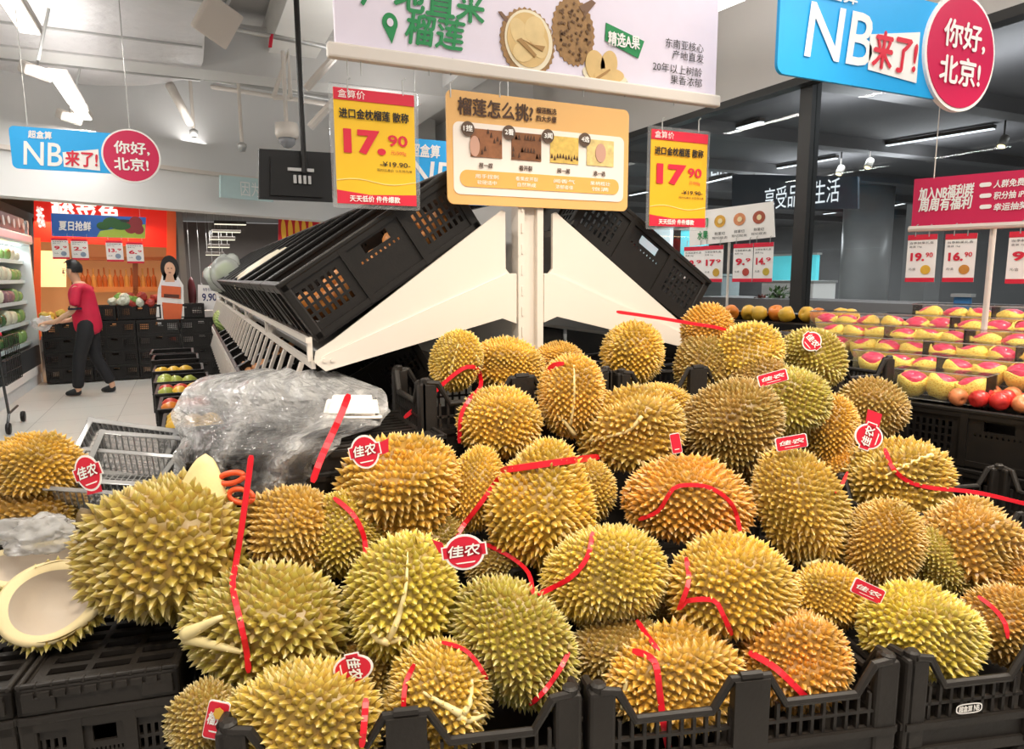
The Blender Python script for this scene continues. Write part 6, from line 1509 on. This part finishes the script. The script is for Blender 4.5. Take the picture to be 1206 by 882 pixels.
def small_card(bd, q, price, dec, label, fruit):
    o = thing('price_card', label, 'price card', bd.p(*bd.uv(*q[0]))); uv = [bd.uv(*p) for p in q]
    a0, b1 = (uv[0][0]+uv[3][0])/2, (uv[1][0]+uv[2][0])/2; d1, c0 = uv[0][1], uv[3][1]; w, h = b1-a0, d1-c0
    mb = MB(); bd.upoly(mb, [(a0, c0), (b1, c0), (b1, d1), (a0, d1)], .002, .002); mb.build('card', white_print, o, world=True)
    mb = MB(); bd.upoly(mb, [(a0, d1-h*.11), (b1, d1-h*.11), (b1, d1), (a0, d1)], .004); bd.upoly(mb, [(a0, c0), (b1, c0), (b1, c0+h*.09), (a0, c0+h*.09)], .004)
    bd.utext(mb, price, a0+w*.14, a0+w*.62, c0+h*.44, c0+h*.62, .005, .04); bd.utext(mb, dec, a0+w*.66, a0+w*.9, c0+h*.52, c0+h*.62, .005, .02); mb.build('red_print', red_print, o, world=True)
    mb = MB(); bd.utext(mb, '当季鲜果礼盒', a0+w*.08, a0+w*.9, d1-h*.2, d1-h*.15, .005); bd.utext(mb, '盒装 1kg', a0+w*.08, a0+w*.5, d1-h*.28, d1-h*.23, .005); bd.utext(mb, '元/盒', a0+w*.1, a0+w*.35, c0+h*.25, c0+h*.3, .005); mb.build('dark_lettering', black_print, o, world=True)
    mb = MB(); bd.disc(mb, (a0+w*.68, c0+h*.26), w*.17, w*.17, .005, .002, 18); mb.build('printed_fruit', mat('printed_'+fruit[1:], fruit, .5, noise_s=60, noise_a=.2), o, world=True)
    hooks(bd, ((q[0][0]+q[1][0])/2-8, (q[0][0]+q[1][0])/2+8), q[0][1]-2, o); return o
small_card(WS, ((1070, 277), (1104, 276), (1101, 331), (1066, 332)), '19.', '90', '19.90 price card, leftmost under the crimson sign', '#e0b23a')
small_card(WS, ((1114, 276), (1151, 275), (1147, 332), (1110, 332)), '16.', '90', '16.90 price card, second from the left under the crimson sign', '#c98a3a')
small_card(WS, ((1189, 273), (1232, 271), (1228, 335), (1184, 334)), '9.', '90', '9.90 price card hanging at the right edge of the picture', '#b7483a')
# --- white sign with three fruit pictures by the glass
FSG = Board(onX(862, 265, 3.55), (.18, -.98, 0))
o, uv = strip_sign(FSG, ((812, 250), (910, 237), (912, 279), (812, 290)), warm_white, 'white sign with three round fruit pictures on a pole by the glass', 'fruit_sign')
mb = MB()
k = 3.9/FPX
for i, c in enumerate(('#d9a13a', '#d98c5e', '#a8523a')):
    x = 848+23*i; y = 260.5-2.3*i; u, v = FSG.uv(x, y); m1 = MB(); FSG.disc(m1, (u, v), 10*k, 9*k, .003, .002, 24); m1.build('picture_disc', mat('dish_'+c[1:], c, .5, noise_s=40, noise_a=.5), o, world=True)
    FSG.disc(mb, (u+.004, v), 4*k, 4*k, .006, .001, 10)
mb.build('printed_slices', mat('slice_cream', '#ecd9a8', .5), o, world=True)
mb = MB()
for i in range(3):
    x = 848+23*i; y = 275-2.5*i; FSG.text(mb, '鲜果切', x-6, x+6, y, 4, .004, .010); FSG.text(mb, '现切现卖', x-9, x+9, y+5, 3, .004)
mb.build('dark_lettering', black_print, o, world=True)
mb = MB(); FSG.text(mb, '鲜切', 822, 834, 262, 11, .004, .015); FSG.text(mb, '水果', 822, 834, 277, 10, .004, .015); mb.build('green_lettering', green_print, o, world=True)
mb = MB(); q = FSG.p(*FSG.uv(857, 283), -.02); mb.tube([q+Vector((0, 0, .03)), Vector((q.x, q.y, .0))], .009, 10); mb.build('pole', white_metal, o, world=True)
for x, p, d, c, nm in ((806, '19.', '9', '#c05a3a', 'pale 19.9 price card, leftmost under the fruit picture sign'), (829, '17', '9', '#caa03a', '17.9 price card, second under the fruit picture sign'), (864, '9.', '9', '#b7483a', '9.9 price card, third under the fruit picture sign'), (888, '14.', '9', '#c9b040', '14.9 price card, rightmost under the fruit picture sign')):
    small_card(FSG, ((x, 291-(x-806)*.06), (x+23, 289-(x-806)*.06), (x+22, 331), (x-1, 332)), p, d, nm, c)
# --- blue banner with its four cards near the fish shop
BB = Board(onY(116, 265, 10.9), (1, .1, 0))
o, uv = strip_sign(BB, ((60, 251), (172, 256), (171, 281), (61, 278)), mat('blue_banner', '#2f62b4', .5, noise_s=2, noise_a=.2), 'blue hanging banner with vegetables and white lettering in front of the red shop', 'banner')
mb = MB(); BB.text(mb, '夏日抢鲜', 69, 107, 266, 11, .006, .015, .12); mb.build('lettering', white_print, o, world=True)
mb = MB(); BB.poly(mb, [(114, 279), (118, 272), (171, 264), (171, 281)], .005); mb.build('printed_field', mat('print_lime', '#a9c24a', .5), o, world=True)
for c, pts in (('#2c5a2e', ((122, 266, 6, 4), (132, 262, 8, 5), (142, 266, 9, 4))), ('#8c2f34', ((154, 268, 6, 6), (160, 262, 6, 6), (163, 270, 5, 5))), ('#27302f', ((146, 262, 12, 3),))):
    mb = MB()
    for i, (x, y, a, b) in enumerate(pts): BB.disc(mb, BB.uv(x, y), a*11/FPX, b*11/FPX, .008+.001*i, .002, 16)
    mb.build('printed_vegetables', mat('print_'+c[1:], c, .5), o, world=True)
wires(BB, ((70, 252), (165, 256)), o, 3.2)
for x, y, p, d, nm in ((61, 280, '9.', '9', 'first'), (84, 281, '2.', '9', 'second'), (125, 283, '13.', '9', 'third'), (149, 285, '6.', '9', 'fourth')):
    small_card(BB, ((x, y), (x+20, y+.6), (x+20, y+25), (x, y+25)), p, d, '%s white price card from the left under the blue banner' % nm, '#8a9ab0')

def split_islands(o):
    me = o.data; par = list(range(len(me.vertices)))
    def find(i):
        while par[i] != i: par[i] = par[par[i]]; i = par[i]
        return i
    for p in me.polygons:
        a = find(p.vertices[0])
        for v in p.vertices[1:]: par[find(v)] = a
    isl = {}
    for p in me.polygons: isl.setdefault(find(p.vertices[0]), []).append(p)
    if not 1 < len(isl) <= 24: return
    groups = list(isl.values()); V = [v.co.copy() for v in me.vertices]
    for k, g in enumerate(groups):
        ids = sorted({v for p in g for v in p.vertices}); mp = {v: i for i, v in enumerate(ids)}
        m2 = bpy.data.meshes.new(me.name); m2.from_pydata([V[i] for i in ids], [], [[mp[v] for v in p.vertices] for p in g]); m2.materials.append(me.materials[0])
        if k == 0: first_mesh = m2
        else:
            q = o.copy(); q.data = m2; COL.objects.link(q)
    o.data = first_mesh
for o in list(bpy.data.objects):
    if o.type == 'MESH' and o.parent and o.name.split('.')[0] in ('printed_flesh', 'printed_crease', 'printed_hand', 'printed_stem', 'printed_durian', 'printed_segments', 'printed_vegetables', 'printed_slices', 'red_band', 'printed_pale_rim', 'printed_fruit'): split_islands(o)
# lettering, prints and hooks belong to the board they sit on
_kids = {}
for o in bpy.data.objects:
    if o.parent: _kids.setdefault(o.parent.name, []).append(o)
for pn, ks in _kids.items():
    st = {k.name.split('.')[0]: k for k in ks}
    base = next((st[n] for n in ('panel', 'board', 'card', 'blue_panel') if n in st), None)
    ident = lambda k: k.matrix_local == Matrix.Identity(4) or (k.location.length == 0 and k.rotation_euler.x == 0 and k.rotation_euler.y == 0 and k.rotation_euler.z == 0 and tuple(k.scale) == (1, 1, 1))
    for k in ks:
        n = k.name.split('.')[0]
        if base and k != base and ident(base) and (n.startswith('printed') or n.endswith('lettering') or n in ('print', 'red_band', 'red_print', 'hook', 'pin_hole', 'drawings', 'pale_curve', 'number_disc')): k.parent = base
        elif n == 'diffuser' and 'housing' in st: k.parent = st['housing']
        elif n == 'lens_dome' and 'shell' in st: k.parent = st['shell']
        elif n == 'sleeve_cuff' and 'polo_shirt' in st: k.parent = st['polo_shirt']
        elif n == 'bulb' and 'can' in st: k.parent = st['can']
        elif n == 'inner_cavity' and 'pith_rim' in st: k.parent = st['pith_rim']
